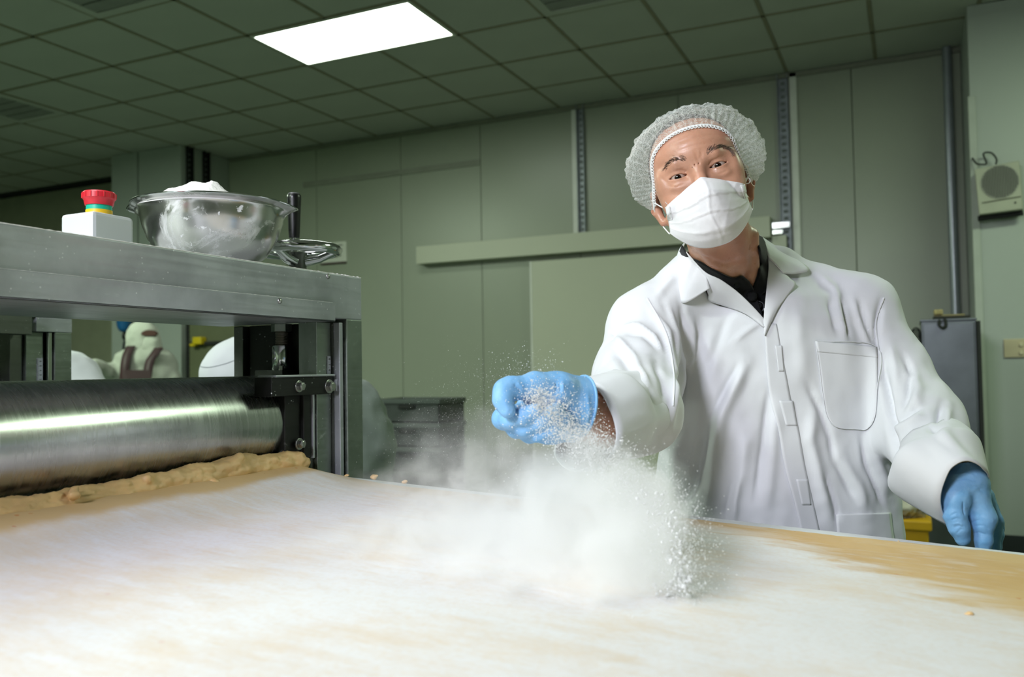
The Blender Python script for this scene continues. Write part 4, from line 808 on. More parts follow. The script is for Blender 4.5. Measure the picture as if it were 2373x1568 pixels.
F = [  # fold lines in the cloth: points, width, height (negative is a crease)
 ([(1574, 700), (1592, 805), (1581, 861), (1576, 930)], 9, -.010, 0), ([(1602, 740), (1604, 800), (1597, 860)], 8, .007, 0), ([(1545, 705), (1566, 790), (1570, 850)], 8, .006, 0),
 ([(1732, 835), (1697, 910), (1673, 963), (1660, 1040)], 13, .011, 0), ([(1712, 845), (1678, 905), (1650, 960)], 8, -.006, 0), ([(1641, 975), (1627, 1033), (1606, 1121), (1578, 1178)], 13, -.010, 0), ([(1662, 985), (1655, 1060), (1642, 1180)], 14, .007, 0),
 ([(1783, 905), (1767, 1033), (1751, 1160)], 9, -.008, 0), ([(1800, 930), (1790, 1050), (1775, 1190)], 12, .005, 0), ([(1703, 1098), (1690, 1145), (1678, 1200)], 5, -.006, 1), ([(1716, 1105), (1704, 1160), (1700, 1210)], 9, .006, 0), ([(1732, 1000), (1722, 1080), (1716, 1130)], 14, .006, 0),
 ([(1872, 890), (1900, 950), (1925, 1016), (1934, 1075)], 8, -.008, 0), ([(1889, 925), (1876, 1016), (1899, 1121), (1927, 1210)], 13, .009, 0), ([(1905, 1090), (1935, 1180), (1940, 1215)], 7, -.007, 0), ([(1932, 1066), (1958, 1110), (1984, 1160)], 8, -.006, 0), ([(1950, 1060), (1990, 1130), (2010, 1190)], 12, .006, 0),
 ([(1997, 1005), (2007, 1068), (2040, 1150), (2052, 1178)], 7, -.007, 0), ([(2020, 1000), (2035, 1070), (2062, 1150)], 12, .006, 0), ([(1922, 690), (1930, 730), (1941, 775)], 7, -.006, 0), ([(1936, 680), (1948, 740), (1958, 785)], 7, .005, 0), ([(1951, 690), (1967, 790)], 6, -.005, 0), ([(1990, 700), (2010, 760), (2029, 806)], 7, -.007, 0), ([(1975, 690), (1995, 760), (2012, 800)], 8, .006, 0),
 ([(2040, 700), (2030, 760), (2036, 815)], 7, -.010, 0), ([(2045, 830), (2058, 920), (2066, 1000), (2080, 1110)], 9, -.016, 0),
 ([(1497, 700), (1544, 777), (1562, 868), (1560, 945), (1552, 1005)], 9, .009, 0), ([(1512, 690), (1570, 800)], 10, .004, 0), ([(1438, 754), (1480, 752), (1515, 780), (1540, 825)], 5, .007, 1), ([(1440, 768), (1490, 772), (1530, 815)], 9, -.005, 0),
 ([(1412, 770), (1438, 790), (1466, 823), (1512, 900)], 7, .006, 0), ([(1420, 800), (1450, 840), (1490, 905)], 9, -.005, 0), ([(1400, 820), (1440, 860), (1500, 930)], 10, .004, 0), ([(1515, 830), (1535, 880), (1545, 930)], 9, -.006, 0), ([(1405, 762), (1420, 771), (1416, 785)], 5, -.008, 1), ([(1490, 915), (1515, 945), (1530, 990)], 6, .007, 1), ([(1505, 905), (1520, 960)], 7, -.006, 0),
 ([(2063, 983), (2098, 965), (2140, 943)], 7, -.010, 1), ([(2062, 1000), (2100, 985), (2145, 955)], 10, .008, 0), ([(2094, 820), (2112, 868), (2104, 920), (2085, 960)], 8, -.008, 0), ([(2108, 850), (2128, 900), (2120, 945)], 12, .007, 0), ([(2184, 935), (2172, 985), (2158, 1030)], 9, -.009, 0), ([(2198, 940), (2190, 1000), (2172, 1050)], 10, .007, 0), ([(2062, 790), (2075, 850), (2078, 900)], 10, .005, 0), ([(2120, 1010), (2100, 1080), (2118, 1140)], 14, .006, 0),
 ([(1640, 760), (1655, 840), (1648, 900)], 16, .005, 0), ([(1690, 720), (1660, 800), (1640, 860)], 10, -.004, 0), ([(1850, 700), (1850, 800), (1862, 880)], 16, .004, 0), ([(1700, 790), (1740, 760), (1765, 745)], 8, .004, 0), ([(1900, 640), (1930, 665), (1950, 700)], 9, .005, 0), ([(1520, 690), (1550, 660), (1570, 640)], 9, .006, 0), ([(1545, 1010), (1540, 1090), (1548, 1180)], 10, -.007, 0), ([(1580, 1000), (1566, 1080), (1560, 1170)], 12, .007, 0)]
D = np.zeros_like(CV)
for l, w, a, sh in F: D += groove(CV, N, l, w * (.85 if w < 10 else 1), a * 1.15, True, bool(sh))
st = CV * [1, 1, .45]; D += N * (fbm(st, 9, 3, 3)[:, None] * .006 + fbm(CV, 26, 2, 8)[:, None] * .0016)
CV2 = relax(CV + D, Q, .35)
cbvh = BVHTree.FromPolygons([tuple(v) for v in CV2], [tuple(q) for q in Q])
def inpoly(u, v, P):
    r = np.zeros(len(u), bool); n = len(P)
    for i in range(n):
        (x1, y1), (x2, y2) = P[i], P[(i + 1) % n]; c = ((y1 > v) != (y2 > v)) & (u < (x2 - x1) * (v - y1) / ((y2 - y1) or 1e-9) + x1); r ^= c
    return r
Cq = CV2[Q].mean(1); u, v, d = topx(Cq)
VN = [(1575, 560), (1590, 600), (1628, 640), (1664, 654), (1712, 689), (1769, 743), (1781, 664), (1785, 632), (1787, 600), (1777, 560), (1760, 500), (1590, 500)]
kill = inpoly(u, v, VN) & (d < 1.63)
Ce, Cd = px(1426, 964, 1.335), px(1352, 980, 1.25) - px(1426, 964, 1.335); Le, Ld = px(2160, 1064, 1.457), px(2245, 1180, 1.40) - px(2160, 1064, 1.457)
for E_, D_ in ((Ce, Cd), (Le, Ld)): D_ = D_ / np.linalg.norm(D_); q = Cq - E_; kill |= ((q @ D_) > 0) & (np.linalg.norm(q, axis=1) < .14)
# the hem is open too
kill |= Cq[:, 2] < .452
coat = put('white_coat', CV2, Q[~kill], M_COAT, man, True, solid=.0016, offset=-1)
def on_coat(u, v, off):
    r = _ray(u, v); h = cbvh.ray_cast(Vector(CP), Vector(r).normalized())
    if h[0] is None or (np.array(h[0]) - CP) @ fw > 1.72: h = cbvh.find_nearest(Vector(px(u, v, 1.58)))
    return np.array(h[0]) - r / np.linalg.norm(r) * off
def ribbon(name, A, B, nu, nv, m, parent, off=.003, thick=.0014, curl=0, sm=3, off2=None):
    A, B = (spline([p[:2] for p in q], nu) for q in (A, B)); P = np.array([[on_coat(*(A[i] + (B[i] - A[i]) * j / (nv - 1)), off + ((off if off2 is None else off2) - off) * j / (nv - 1)) for j in range(nv)] for i in range(nu)])
    for _ in range(sm):
        P2 = P.copy(); P2[1:-1] = (P[:-2] + P[2:] + 2 * P[1:-1]) / 4; P2[:, 1:-1] = (P2[:, :-2] + P2[:, 2:] + 2 * P2[:, 1:-1]) / 4
        U0, V0, D0 = topx(P.reshape(-1, 3)); _, _, D1 = topx(P2.reshape(-1, 3)); P = np.array([px(a, b, c) for a, b, c in zip(U0, V0, np.minimum(D0 + .0012, D1))]).reshape(P.shape)
    if curl:
        vd = fw * -1
        for j in range(nv): P[:, j] += vd * curl * (j / (nv - 1)) ** 2
    return put(name, P.reshape(-1, 3), grid_faces(nu, nv), m, parent, True, solid=thick, offset=0)
M_COATF = cloth('coat_facing_cloth', '#e6e8ec', .7, .2, 900, .5)
# polo shirt with collar, placket and buttons, showing in the open neck
SD = .033
def sheet(name, A, B, nu, nv, m, parent, d0, thick=.002, bulge=0):       # A, B: picture points with depth
    A, B = spline(A, nu) + [0, 0, SD], spline(B, nu) + [0, 0, SD]; V = [px(*(A[i] + (B[i] - A[i]) * j / (nv - 1) - np.array([0, 0, bulge * math.sin(math.pi * j / (nv - 1))]))) for i in range(nu) for j in range(nv)]
    return put(name, V, grid_faces(nu, nv), m, parent, True, solid=thick, offset=0)
def sk(u, v, off=.003):
    h, n_ = hit_head(u, v); return (u, v, ((h - CP) @ fw - off - SD) if h is not None else 1.53)
shirt = sheet('polo_shirt', [(1583, 574, 1.555), (1597, 594, 1.515), sk(1642, 630), sk(1690, 656), sk(1722, 660), sk(1741, 672), sk(1754, 668), (1770, 640, 1.55), (1778, 600, 1.57)], [(1560, 640, 1.62), (1575, 670, 1.60), (1630, 720, 1.63), (1690, 770, 1.63), (1740, 800, 1.60), (1770, 810, 1.57), (1800, 790, 1.57), (1830, 720, 1.59), (1840, 650, 1.62)], 70, 20, M_SHIRT, man, 1.53, .002, .003)
shirt['label'] = 'black polo shirt open at the neck'
sheet('shirt_collar', [(1581, 568, 1.548), (1590, 584, 1.527), (1602, 597, 1.512), sk(1623, 607, .006), sk(1666, 631, .006), sk(1700, 644, .006), sk(1723, 640, .006), sk(1744, 667, .005)], [(1576, 582, 1.56), (1588, 602, 1.54), (1604, 618, 1.525), sk(1630, 634, .002), sk(1672, 660, .003), sk(1695, 676, .003), sk(1720, 690, .003), sk(1743, 700, .003)], 60, 8, M_SHIRT, shirt, 1.5, .0028, .002)
sheet('shirt_collar', [(1751, 542, 1.58), sk(1758, 572, .006), sk(1762, 608, .006), sk(1759, 624, .006), sk(1754, 640, .006), sk(1744, 667, .005)], [(1766, 550, 1.60), (1780, 580, 1.57), (1786, 620, 1.555), (1784, 650, 1.545), (1776, 672, 1.538), sk(1752, 690, .003)], 50, 8, M_SHIRT, shirt, 1.5, .0028, .002)
sheet('shirt_placket', [sk(1688, 668, .008), sk(1722, 644, .008), sk(1745, 668, .007), (1770, 742, 1.520)], [sk(1684, 672, .006), sk(1700, 700, .006), sk(1730, 740, .006), (1768, 790, 1.525)], 40, 8, M_SHIRT, shirt, 1.5, .0025, .001)
for bu, bv in ((1708, 661), (1757, 708)):
    p = px(*sk(bu, bv, .0095)[:2], sk(bu, bv, .0095)[2] + SD); m = MB(); m.lathe([(.0, .0012), (.003, .0012), (.0034, .0024), (.0052, .0026), (.0058, .0014), (.0056, 0), (.0, 0)], p, -fw, n=24, close=False); m.build('shirt_button', mat('dark_button', '#15161a', .25), shirt, smooth=True)
# clip-on microphone
md = sk(1742, 686)[2] + SD - .016; mic = px(1742, 686, md); s = SDF(*(np.linspace(c - .016, c + .016, 34) for c in mic)); s.ell(mic, (.0098, .0098, .0105), .001); V, Q2 = s.nets(1)
mc = thing('clip_microphone', 'small black foam covered microphone clipped to the shirt placket', 'microphone', mic); put('foam_ball', V, Q2, mat('black_foam', '#0b0d10', .95, 0, .2, 60, .8, 900, .001), mc, True)
MB().tube([px(1748, 692, md + .002), px(1757, 697, md + .004)], .0024, 10).build('clip', mat('dark_metal', '#2a2c30', .3, .8), mc, smooth=True)
MB().tube(spline([px(1757, 697, md + .004), px(1768, 703, md + .006), px(1769, 715, md + .007), px(1764, 722, md + .008), px(1756, 726, md + .008)], 24), .0009, 6).build('cable', mat('grey_cable', '#5b5e66', .4), mc, smooth=True)
# collar, lapels, placket and pockets laid on the coat
def loft(name, edges, nu, nv, m, parent, thick=.0018):
    E_ = [spline([(q[0], q[1], q[2] + .03 * min(1, max(0, (1.66 - q[2]) / .06))) for q in e], nu) for e in edges]; V = []
    for i in range(nu):
        c = spline([px(*e[i]) for e in E_], nv); V += list(c)
    return put(name, V, grid_faces(nu, nv), m, parent, True, solid=thick, offset=0)
loft('coat_collar', [[(1600, 548, 1.655), (1584, 572, 1.575), (1597, 597, 1.518), (1618, 616, 1.505), (1634, 629, 1.500)], [(1585, 565, 1.67), (1571, 590, 1.585), (1580, 630, 1.525), (1600, 655, 1.508), (1640, 650, 1.499)], [(1575, 600, 1.69), (1560, 640, 1.60), (1563, 668, 1.548), (1584, 702, 1.520), (1645, 668, 1.500)]], 40, 14, M_COATF, coat)
loft('coat_collar', [[(1735, 540, 1.69), (1756, 546, 1.60), (1770, 568, 1.568), (1777, 585, 1.55), (1781, 596, 1.545)], [(1750, 540, 1.70), (1779, 566, 1.635), (1815, 595, 1.575), (1818, 606, 1.558), (1797, 612, 1.543)], [(1770, 552, 1.72), (1815, 582, 1.65), (1874, 622, 1.590), (1845, 634, 1.566), (1815, 633, 1.545)]], 40, 14, M_COATF, coat)
def lapel(A, B, nu=50, nv=12):
    A, B = spline(A, nu), spline(B, nu); V = []
    for i in range(nu):
        for j in range(nv): f = j / (nv - 1); q = A[i] + (B[i] - A[i]) * f; V.append(px(q[0], q[1], q[2] - .004 * math.sin(math.pi * f)))
    return put('coat_lapel', V, grid_faces(nu, nv), M_COATF, coat, True, solid=.0018, offset=0)
lapel([(1590, 583, 1.545), (1633, 629, 1.526), (1672, 649, 1.522), (1718, 684, 1.532), (1770, 738, 1.545), (1771, 756, 1.546)], [(1640, 672, 1.548), (1643, 686, 1.555), *[(a_, b_, (on_coat(a_, b_, .0055) - CP) @ fw) for a_, b_ in ((1645, 697), (1686, 711), (1728, 727), (1770, 758))]])
lapel([(1779, 585, 1.585), (1781, 620, 1.572), (1777, 662, 1.56), (1773, 700, 1.551), (1770, 738, 1.545), (1771, 775, 1.543)], [(1815, 630, 1.588), (1830, 645, 1.58), (1843, 659, 1.572), (1822, 688, 1.56), (1801, 717, 1.55), (1772, 777, 1.543)])
ribbon('front_placket', [(1771, 748), (1775, 820), (1778, 868), (1786, 930), (1803, 990), (1818, 1080), (1841, 1165), (1858, 1240)], [(1800, 750), (1812, 820), (1822, 868), (1834, 930), (1850, 990), (1866, 1080), (1885, 1165), (1902, 1240)], 70, 8, M_COATF, coat, .0042, .0012, 0, 2, .0002)
for a, b in (((1796, 800), (1812, 860)), ((1806, 928), (1838, 986)), ((1845, 1110), (1872, 1170))): ribbon('buttonhole_tab', [a, (a[0] + (b[0] - a[0]) * .5, b[1])], [(b[0], a[1]), (b[0] + (b[0] - a[0]) * .3, b[1])], 12, 6, M_COATF, coat, .0040, .0005, 0, 1, .0022)
pocket = ribbon('chest_pocket', [(1890, 790), (1900, 860), (1906, 910), (1917, 965), (1939, 989), (1962, 993)], [(2032, 803), (2033, 860), (2032, 903), (2027, 965), (2009, 993), (1985, 994)], 46, 24, M_COATF, coat, .0026, .0012, 0, 1)
ribbon('pocket_hem', [(1890, 790), (1895, 815)], [(2032, 803), (2033, 828)], 8, 24, M_COATF, pocket, .0038, .0008, 0, 1)
ribbon('lower_pocket', [(1937, 1191), (1940, 1230), (1945, 1300)], [(2064, 1187), (2069, 1230), (2080, 1300)], 20, 20, M_COATF, coat, .003, .0012, 0, 1)
# seams: raised stitched edges
def seam(P, r=.0007, off=.0036, par=None): L = spline(P, 60); MB().tube([on_coat(*p, off) for p in L], r, 5).build('seam', M_COATF, par or coat, smooth=True)
seam([(1890, 790), (1900, 860), (1906, 910), (1917, 965), (1939, 989), (1985, 994), (2009, 993), (2027, 965), (2032, 903), (2032, 803), (1890, 790)], par=pocket)
seam([(2048, 690), (2030, 745), (2036, 810)], .0016, .002); seam([(1500, 690), (1545, 775), (1562, 868), (1560, 940)], .0013, .001)
# cuffs
def cuff(name, c0, rim, offs, nu=110):            # c0: sleeve axis points from the arm to the sleeve end; rim: the open edge
    Rm = np.array([px(*p) for p in spline(rim + rim[:1], nu + 1)[:-1]]); cr = Rm.mean(0); C = [px(*c) for c in c0]; ax = cr - C[0]; ax /= np.linalg.norm(ax); V = []; nv = 18
    for i in range(nu):
        col = []
        for c, of in zip(C, offs):
            e = Rm[i] - cr; e -= ax * (e @ ax); e /= np.linalg.norm(e); hs = []
            h = cbvh.ray_cast(Vector(c), Vector(e)); rr = min(np.linalg.norm(np.array(h[0]) - c), .105) if h[0] is not None else .075; col.append((c, e, rr + of))
        P0 = [c + e * r for c, e, r in col]; V.append((P0, Rm[i]))
    R_ = np.array([[np.linalg.norm(P0[k] - C[k]) for k in range(len(C))] for P0, _ in V])
    for _ in range(6): R_ = (np.roll(R_, 1, 0) + np.roll(R_, -1, 0) + 2 * R_) / 4
    out = []
    for i, (P0, b) in enumerate(V):
        pts = [C[k] + (P0[k] - C[k]) / np.linalg.norm(P0[k] - C[k]) * R_[i, k] for k in range(len(C))] + [b]; q = spline(pts, nv)
        for j in range(nv): o = q[j] - cr; q[j] += o / np.linalg.norm(o) * .003 * mnoise.noise(Vector((i * .16, j * .22, len(rim))))
        out += list(q)
    return put(name, out, grid_faces(nu, nv, True), M_COAT, coat, True, solid=.003, offset=0)
cuff('sleeve_cuff', [(1450, 957, 1.39), (1430, 963, 1.345), (1408, 969, 1.31)],
     [(1330, 878, 1.262), (1382, 898, 1.232), (1414, 948, 1.210), (1428, 998, 1.206), (1420, 1042, 1.212), (1388, 1082, 1.23), (1330, 1092, 1.262), (1290, 1060, 1.29), (1289, 1012, 1.30), (1296, 950, 1.305), (1308, 900, 1.29)], (-.004, .001, .004))
cuff('sleeve_cuff', [(2150, 1045, 1.48), (2162, 1066, 1.455), (2172, 1082, 1.44)],
     [(2196, 1215, 1.395), (2179, 1160, 1.365), (2199, 1092, 1.348), (2240, 1067, 1.343), (2277, 1084, 1.355), (2292, 1112, 1.395), (2281, 1150, 1.43), (2256, 1186, 1.445), (2226, 1212, 1.44), (2206, 1222, 1.42)], (.000, .009, .012))
# trousers and shoes stand behind the conveyor
s = SDF(np.arange(-.3, .3, .012), np.arange(-.25, .3, .012), np.arange(.02, .95, .012))
for q in (-1, 1): s.cap((.095*q, -.02, .88), (.105*q, -.02, .48), .105, .08, .04).cap((.105*q, -.02, .48), (.112*q, -.04, .09), .08, .062, .03)
V, Q2 = s.nets(2); V = m2w(V); put('trousers', V, orient(V, Q2), cloth('grey_trousers', '#3a3e46', .85), man, True)
for q in (-1, 1):
    s = SDF(np.arange(.112*q - .08, .112*q + .09, .008), np.arange(-.16, .22, .008), np.arange(-.02, .16, .006))
    s.cap((.112*q, -.07, .05), (.118*q, .12, .04), .05, .046, .02).cap((.112*q, -.05, .06), (.112*q, -.05, .1), .05, .045, .02); s.op(lambda x, y, z: z - .0 + 0*x + 0*y, (-1, -1, -.2), (1, 1, .002), .004, 's'); V, Q2 = s.nets(1); V = m2w(V); put('shoe', V, orient(V, Q2), mat('white_boot', '#cfd0cc', .5), man, True)

# ------------------------------------------------------------------ gloves
def glove_mat():
    t = NT('blue_nitrile'); v = t.coord(); n_ = t.noise(v, 38, 5, .6, .8); dst = t.math('MULTIPLY', t.rng(t.noise(v, 26, 5), .5, .7), .0)
    t.link(t.mix(t.rng(n_, .3, .7), lin('#77aede'), lin('#8abbe6')), t.b.inputs['Base Color']); t.b.inputs['Roughness'].default_value = .48; t.b.inputs['Specular IOR Level'].default_value = .35
    t.bump(t.math('ADD', t.noise(t.coord((1, 1, 1)), 110, 4, .6, 1), t.math('MULTIPLY', n_, .6)), .28, .0012); return t.m
M_GLV = glove_mat()
def glove(name, chains, h, wr, cut, label, folds, sub=()):
    A = [(px(*a[:3]), px(*b[:3]), a[3] / 1000, b[3] / 1000, k) for c, k in chains for a, b in zip(c[:-1], c[1:])]; lo = np.min([np.minimum(a[0], a[1]) for a in A], 0) - .045; hi = np.max([np.maximum(a[0], a[1]) for a in A], 0) + .045
    s = SDF(*(np.arange(l, u_, h) for l, u_ in zip(lo, hi)))
    for p, q, r1, r2, k in A: s.cap(p, q, r1, r2, k)
    for p, q, r1, r2, k in sub: s.cap(px(*p), px(*q), r1, r2, k, 's')
    V, Q2 = s.nets(2); Q2 = orient(V, Q2); N = vnormals(V, Q2); D = np.zeros_like(V)
    for l, w, a, sh in folds: D += groove(V, N, l, w, a, True, bool(sh))
    V = V + D + N * (fbm(V, 45, 3, 2)[:, None] * .0009); c, nrm = cut; k = ((V[Q2].mean(1) - c) @ nrm) > 0
    o = put(name, V, Q2[~k], M_GLV, man, True); o['label'] = label; a, b = MB().frame(nrm); h_ = V[np.abs((V - c) @ nrm) < h * 1.5]; h_ = h_ - np.outer((h_ - c) @ nrm, nrm); ce = h_.mean(0); ang = np.arctan2((h_ - ce) @ b, (h_ - ce) @ a); rad = np.linalg.norm(h_ - ce, axis=1); th = np.linspace(0, 2 * math.pi, 48, endpoint=False)
    rr = np.array([rad[np.abs((ang - t + math.pi) % (2 * math.pi) - math.pi) < .3].mean() for t in th]); MB().tube([ce + (a * math.cos(t) + b * math.sin(t)) * (r + .0006) for t, r in zip(th, rr)], .0019, 8, True).build('rolled_cuff', M_GLV, o, smooth=True)
    return o
wa = px(1400, 958, 1.236) - px(1340, 950, 1.215); wa /= np.linalg.norm(wa)
glove('blue_glove', [
 ([(1392, 953, 1.245, 36), (1345, 946, 1.205, 36)], .02),
 ([(1350, 922, 1.205, 29), (1290, 908, 1.185, 24), (1235, 905, 1.185, 21)], .02), ([(1350, 968, 1.215, 27), (1290, 975, 1.215, 25), (1245, 965, 1.22, 22)], .022), ([(1310, 940, 1.22, 30), (1240, 935, 1.225, 24)], .02),
 ([(1300, 899, 1.175, 19), (1240, 893, 1.163, 16.5), (1185, 900, 1.150, 14.5), (1168, 906, 1.143, 14)], .012), ([(1168, 906, 1.143, 14), (1166, 928, 1.136, 13.5), (1176, 949, 1.132, 11)], .006),
 ([(1232, 948, 1.222, 16), (1190, 966, 1.197, 15), (1165, 970, 1.180, 14), (1180, 972, 1.158, 12.8)], .007), ([(1180, 972, 1.158, 12.8), (1215, 962, 1.146, 12), (1240, 952, 1.143, 10.5)], .005),
 ([(1258, 958, 1.225, 16), (1215, 985, 1.200, 15), (1197, 990, 1.185, 14), (1215, 990, 1.163, 12.5)], .006), ([(1215, 990, 1.163, 12.5), (1258, 972, 1.150, 11.8), (1290, 950, 1.147, 10.5)], .005),
 ([(1285, 965, 1.228, 16), (1245, 1000, 1.208, 14.5), (1228, 1003, 1.193, 13.5), (1245, 1003, 1.172, 12)], .006), ([(1245, 1003, 1.172, 12), (1285, 990, 1.158, 11), (1310, 970, 1.155, 10)], .005),
 ([(1310, 975, 1.228, 15), (1280, 1006, 1.214, 12.5), (1268, 1009, 1.200, 11.5), (1285, 1008, 1.182, 10.5)], .006), ([(1285, 1008, 1.182, 10.5), (1315, 995, 1.168, 9.5)], .005)],
 .00145, 0, (px(1333, 950, 1.216), wa), 'blue glove on the outstretched throwing hand',
 [([(1288, 882), (1291, 900), (1284, 915)], 3, -.0022, 1), ([(1296, 883), (1299, 900), (1297, 912)], 3, -.002, 1), ([(1304, 888), (1306, 905)], 3, .002, 1), ([(1236, 905), (1246, 914), (1250, 925)], 2.5, -.0012, 1), ([(1246, 900), (1257, 912), (1260, 922)], 2.5, -.0012, 1), ([(1190, 888), (1204, 903), (1208, 914)], 3, -.0016, 1), ([(1198, 884), (1214, 900)], 3, .0012, 1), ([(1205, 985), (1222, 996), (1245, 1010)], 3, -.0016, 1), ([(1360, 905), (1366, 950), (1360, 1000)], 5, .0012, 0), ([(1340, 920), (1346, 960), (1342, 1000)], 5, -.001, 0), ([(1165, 948), (1178, 955), (1186, 950)], 2, -.001, 1)])
wl_ = px(2222, 1060, 1.43) - px(2240, 1120, 1.40); wl_ /= np.linalg.norm(wl_)
glove('blue_glove', [
 ([(2226, 1070, 1.425, 29), (2240, 1112, 1.405, 29)], .02), ([(2222, 1125, 1.40, 27), (2216, 1155, 1.385, 24)], .016), ([(2250, 1125, 1.405, 27), (2264, 1178, 1.395, 22)], .016),
 ([(2210, 1150, 1.39, 20), (2214, 1195, 1.378, 16.5), (2222, 1222, 1.375, 14.5), (2230, 1247, 1.375, 12.2)], .008),
 ([(2258, 1160, 1.392, 22), (2280, 1203, 1.382, 18.5), (2279, 1216, 1.38, 16)], .008), ([(2279, 1216, 1.38, 15.5), (2279, 1250, 1.378, 13.5), (2279, 1268, 1.38, 12)], .004),
 ([(2272, 1150, 1.425, 19), (2300, 1205, 1.428, 15), (2303, 1235, 1.43, 11.5), (2304, 1268, 1.425, 9.5)], .006), ([(2280, 1150, 1.445, 17), (2306, 1210, 1.452, 12.5), (2309, 1240, 1.452, 10.5), (2309, 1268, 1.447, 9)], .006), ([(2286, 1155, 1.46, 14), (2309, 1220, 1.47, 11), (2311, 1266, 1.466, 8.5)], .006)],
 .0014, 0, (px(2236, 1090, 1.412), wl_), 'blue glove on the hand resting at the table edge',
 [([(2232, 1160), (2233, 1178), (2236, 1195)], 2.2, -.0025, 1), ([(2200, 1196), (2215, 1188), (2226, 1192)], 2.5, -.0013, 1), ([(2202, 1206), (2218, 1200), (2230, 1205)], 2.5, -.0013, 1), ([(2204, 1215), (2222, 1212), (2234, 1217)], 2.5, .0012, 1), ([(2208, 1222), (2224, 1218), (2236, 1223)], 2.5, -.0013, 1), ([(2215, 1238), (2226, 1226), (2238, 1226)], 2.2, -.0013, 1), ([(2248, 1212), (2262, 1206), (2272, 1203)], 2.5, -.0013, 1), ([(2254, 1218), (2280, 1217), (2296, 1229)], 2.5, -.0014, 1), ([(2254, 1236), (2268, 1233), (2290, 1240)], 2.5, -.0013, 1), ([(2214, 1112), (2240, 1107), (2266, 1114)], 2.5, -.0012, 1), ([(2250, 1127), (2266, 1127), (2276, 1138)], 2.5, -.001, 1), ([(2206, 1100), (2240, 1096), (2268, 1107)], 3, .0012, 1)])
# ------------------------------------------------------------------ workers in the background
M_WH = cloth('hood_cloth', '#dfe3e6', .8, .15); M_WG = cloth('worker_cloth', '#a3a79b', .85, .15); M_WH2 = cloth('far_hood_cloth', '#b9bdb0', .85, .15); M_APR = mat('maroon_strap', '#2f1418', .6); M_GRY = cloth('shaded_apron_cloth', '#76807a', .7, .2, 900, .8)
def lump(name, prims, h, m, parent, wob=0, seed=0, sm=2):
    A = np.array([[p[0], p[1]] for p in prims], float); r = max(max(p[2], p[3]) for p in prims) + .03; lo, hi = A.min((0, 1)) - r, A.max((0, 1)) + r; s = SDF(*(np.arange(a, b, h) for a, b in zip(lo, hi)))
    for a, b, r1, r2, k in prims: s.cap(a, b, r1, r2, k)
    V, Q = s.nets(sm); Q = orient(V, Q)
    if wob: N = vnormals(V, Q); V = V + N * (fbm(V, 9, 3, seed)[:, None] * wob)
    return put(name, V, Q, m, parent, True)
# worker with hood, mask and brown straps, by the pilaster
d = 6.0; P = lambda u, v, dd=d: px(u, v, dd)
w2 = thing('person', 'far worker in white hood and mask with dark brown apron straps', 'person', P(335, 1000) * [1, 1, 0]); hc, g = P(334, 786), lambda u, v: P(u, v)
fl = lambda p, z: np.array([p[0], p[1], z])
b0 = P(340, 900)
lump('body', [(P(338, 800), P(336, 840), .085, .07, .03), (P(300, 850), P(375, 850), .09, .09, .05), (P(338, 850), fl(b0, .8), .15, .15, .08), (fl(b0 - rh_ * .09, .8), fl(b0 - rh_ * .09, .05), .08, .05, .03), (fl(b0 + rh_ * .09, .8), fl(b0 + rh_ * .09, .05), .08, .05, .03)], .02, mat('far_skin', '#a5684c', .6), w2)
lump('hood', [(P(333, 778), P(334, 795), .105, .10, .05), (P(334, 795), P(336, 835), .10, .085, .06), (P(318, 840), P(356, 842), .06, .06, .06)], .012, M_WH2, w2, .012, 4)
lump('coat', [(P(302, 852), P(374, 852), .10, .10, .05), (P(338, 860), fl(b0, .35), .19, .21, .1), (P(298, 850), P(262, 868, 5.9), .075, .06, .04), (P(262, 868, 5.9), P(215, 845, 5.7), .058, .045, .03), (P(378, 850), P(402, 900, 5.9), .08, .06, .04)], .02, M_WG, w2, .02, 6)
V = [P(346 + 17 * math.cos(t) * (1 if j else .0), 771 + 6.5 * math.sin(t) * (1 if j else 0), 5.70) for j in (0, 1) for t in np.linspace(0, 2 * math.pi, 24, endpoint=False)]
e = MB(); c = P(345, 771, 5.895); e.v = [tuple(c + rt * .052 * math.cos(t) + up * (.020 * math.sin(t) - .006 * math.cos(t) ** 2) - fw * .004) for t in np.linspace(0, 2*math.pi, 24, endpoint=False)] + [tuple(c + rt * .052 * math.cos(t) + up * (.020 * math.sin(t) - .006 * math.cos(t) ** 2) + fw * .03) for t in np.linspace(0, 2*math.pi, 24, endpoint=False)]
e.f = [tuple(range(24))] + [(i, (i + 1) % 24, 24 + (i + 1) % 24, 24 + i) for i in range(24)]; e.build('eye_slit', mat('far_skin2', '#4a281c', .6), w2)
lump('mask', [(P(330, 786, 5.93), P(356, 784, 5.93), .035, .035, .03), (P(334, 800, 5.93), P(354, 798, 5.93), .045, .045, .03), (P(322, 812, 5.93), P(358, 810, 5.93), .04, .04, .02)], .01, M_WH2, w2, .010, 9)
for L in ([(307, 802, 5.90), (298, 820, 5.85), (293, 842, 5.81), (291, 870, 5.79), (290, 900, 5.78)], [(371, 806, 5.90), (360, 822, 5.85), (350, 838, 5.82), (344, 870, 5.78)]):
    q = spline(L, 20); V = []
    for a in q: c = px(*a); V += [c - rh_ * .03 - fw * .02, c + rh_ * .03 - fw * .02]
    put('apron_strap', V, grid_faces(20, 2), M_APR, w2, True, solid=.008)
put('apron', [px(*p) for p in ((288, 857, 5.76), (350, 857, 5.74), (286, 1000, 5.7), (356, 1000, 5.7))], [(0, 1, 3, 2)], M_APR, w2, solid=.01)
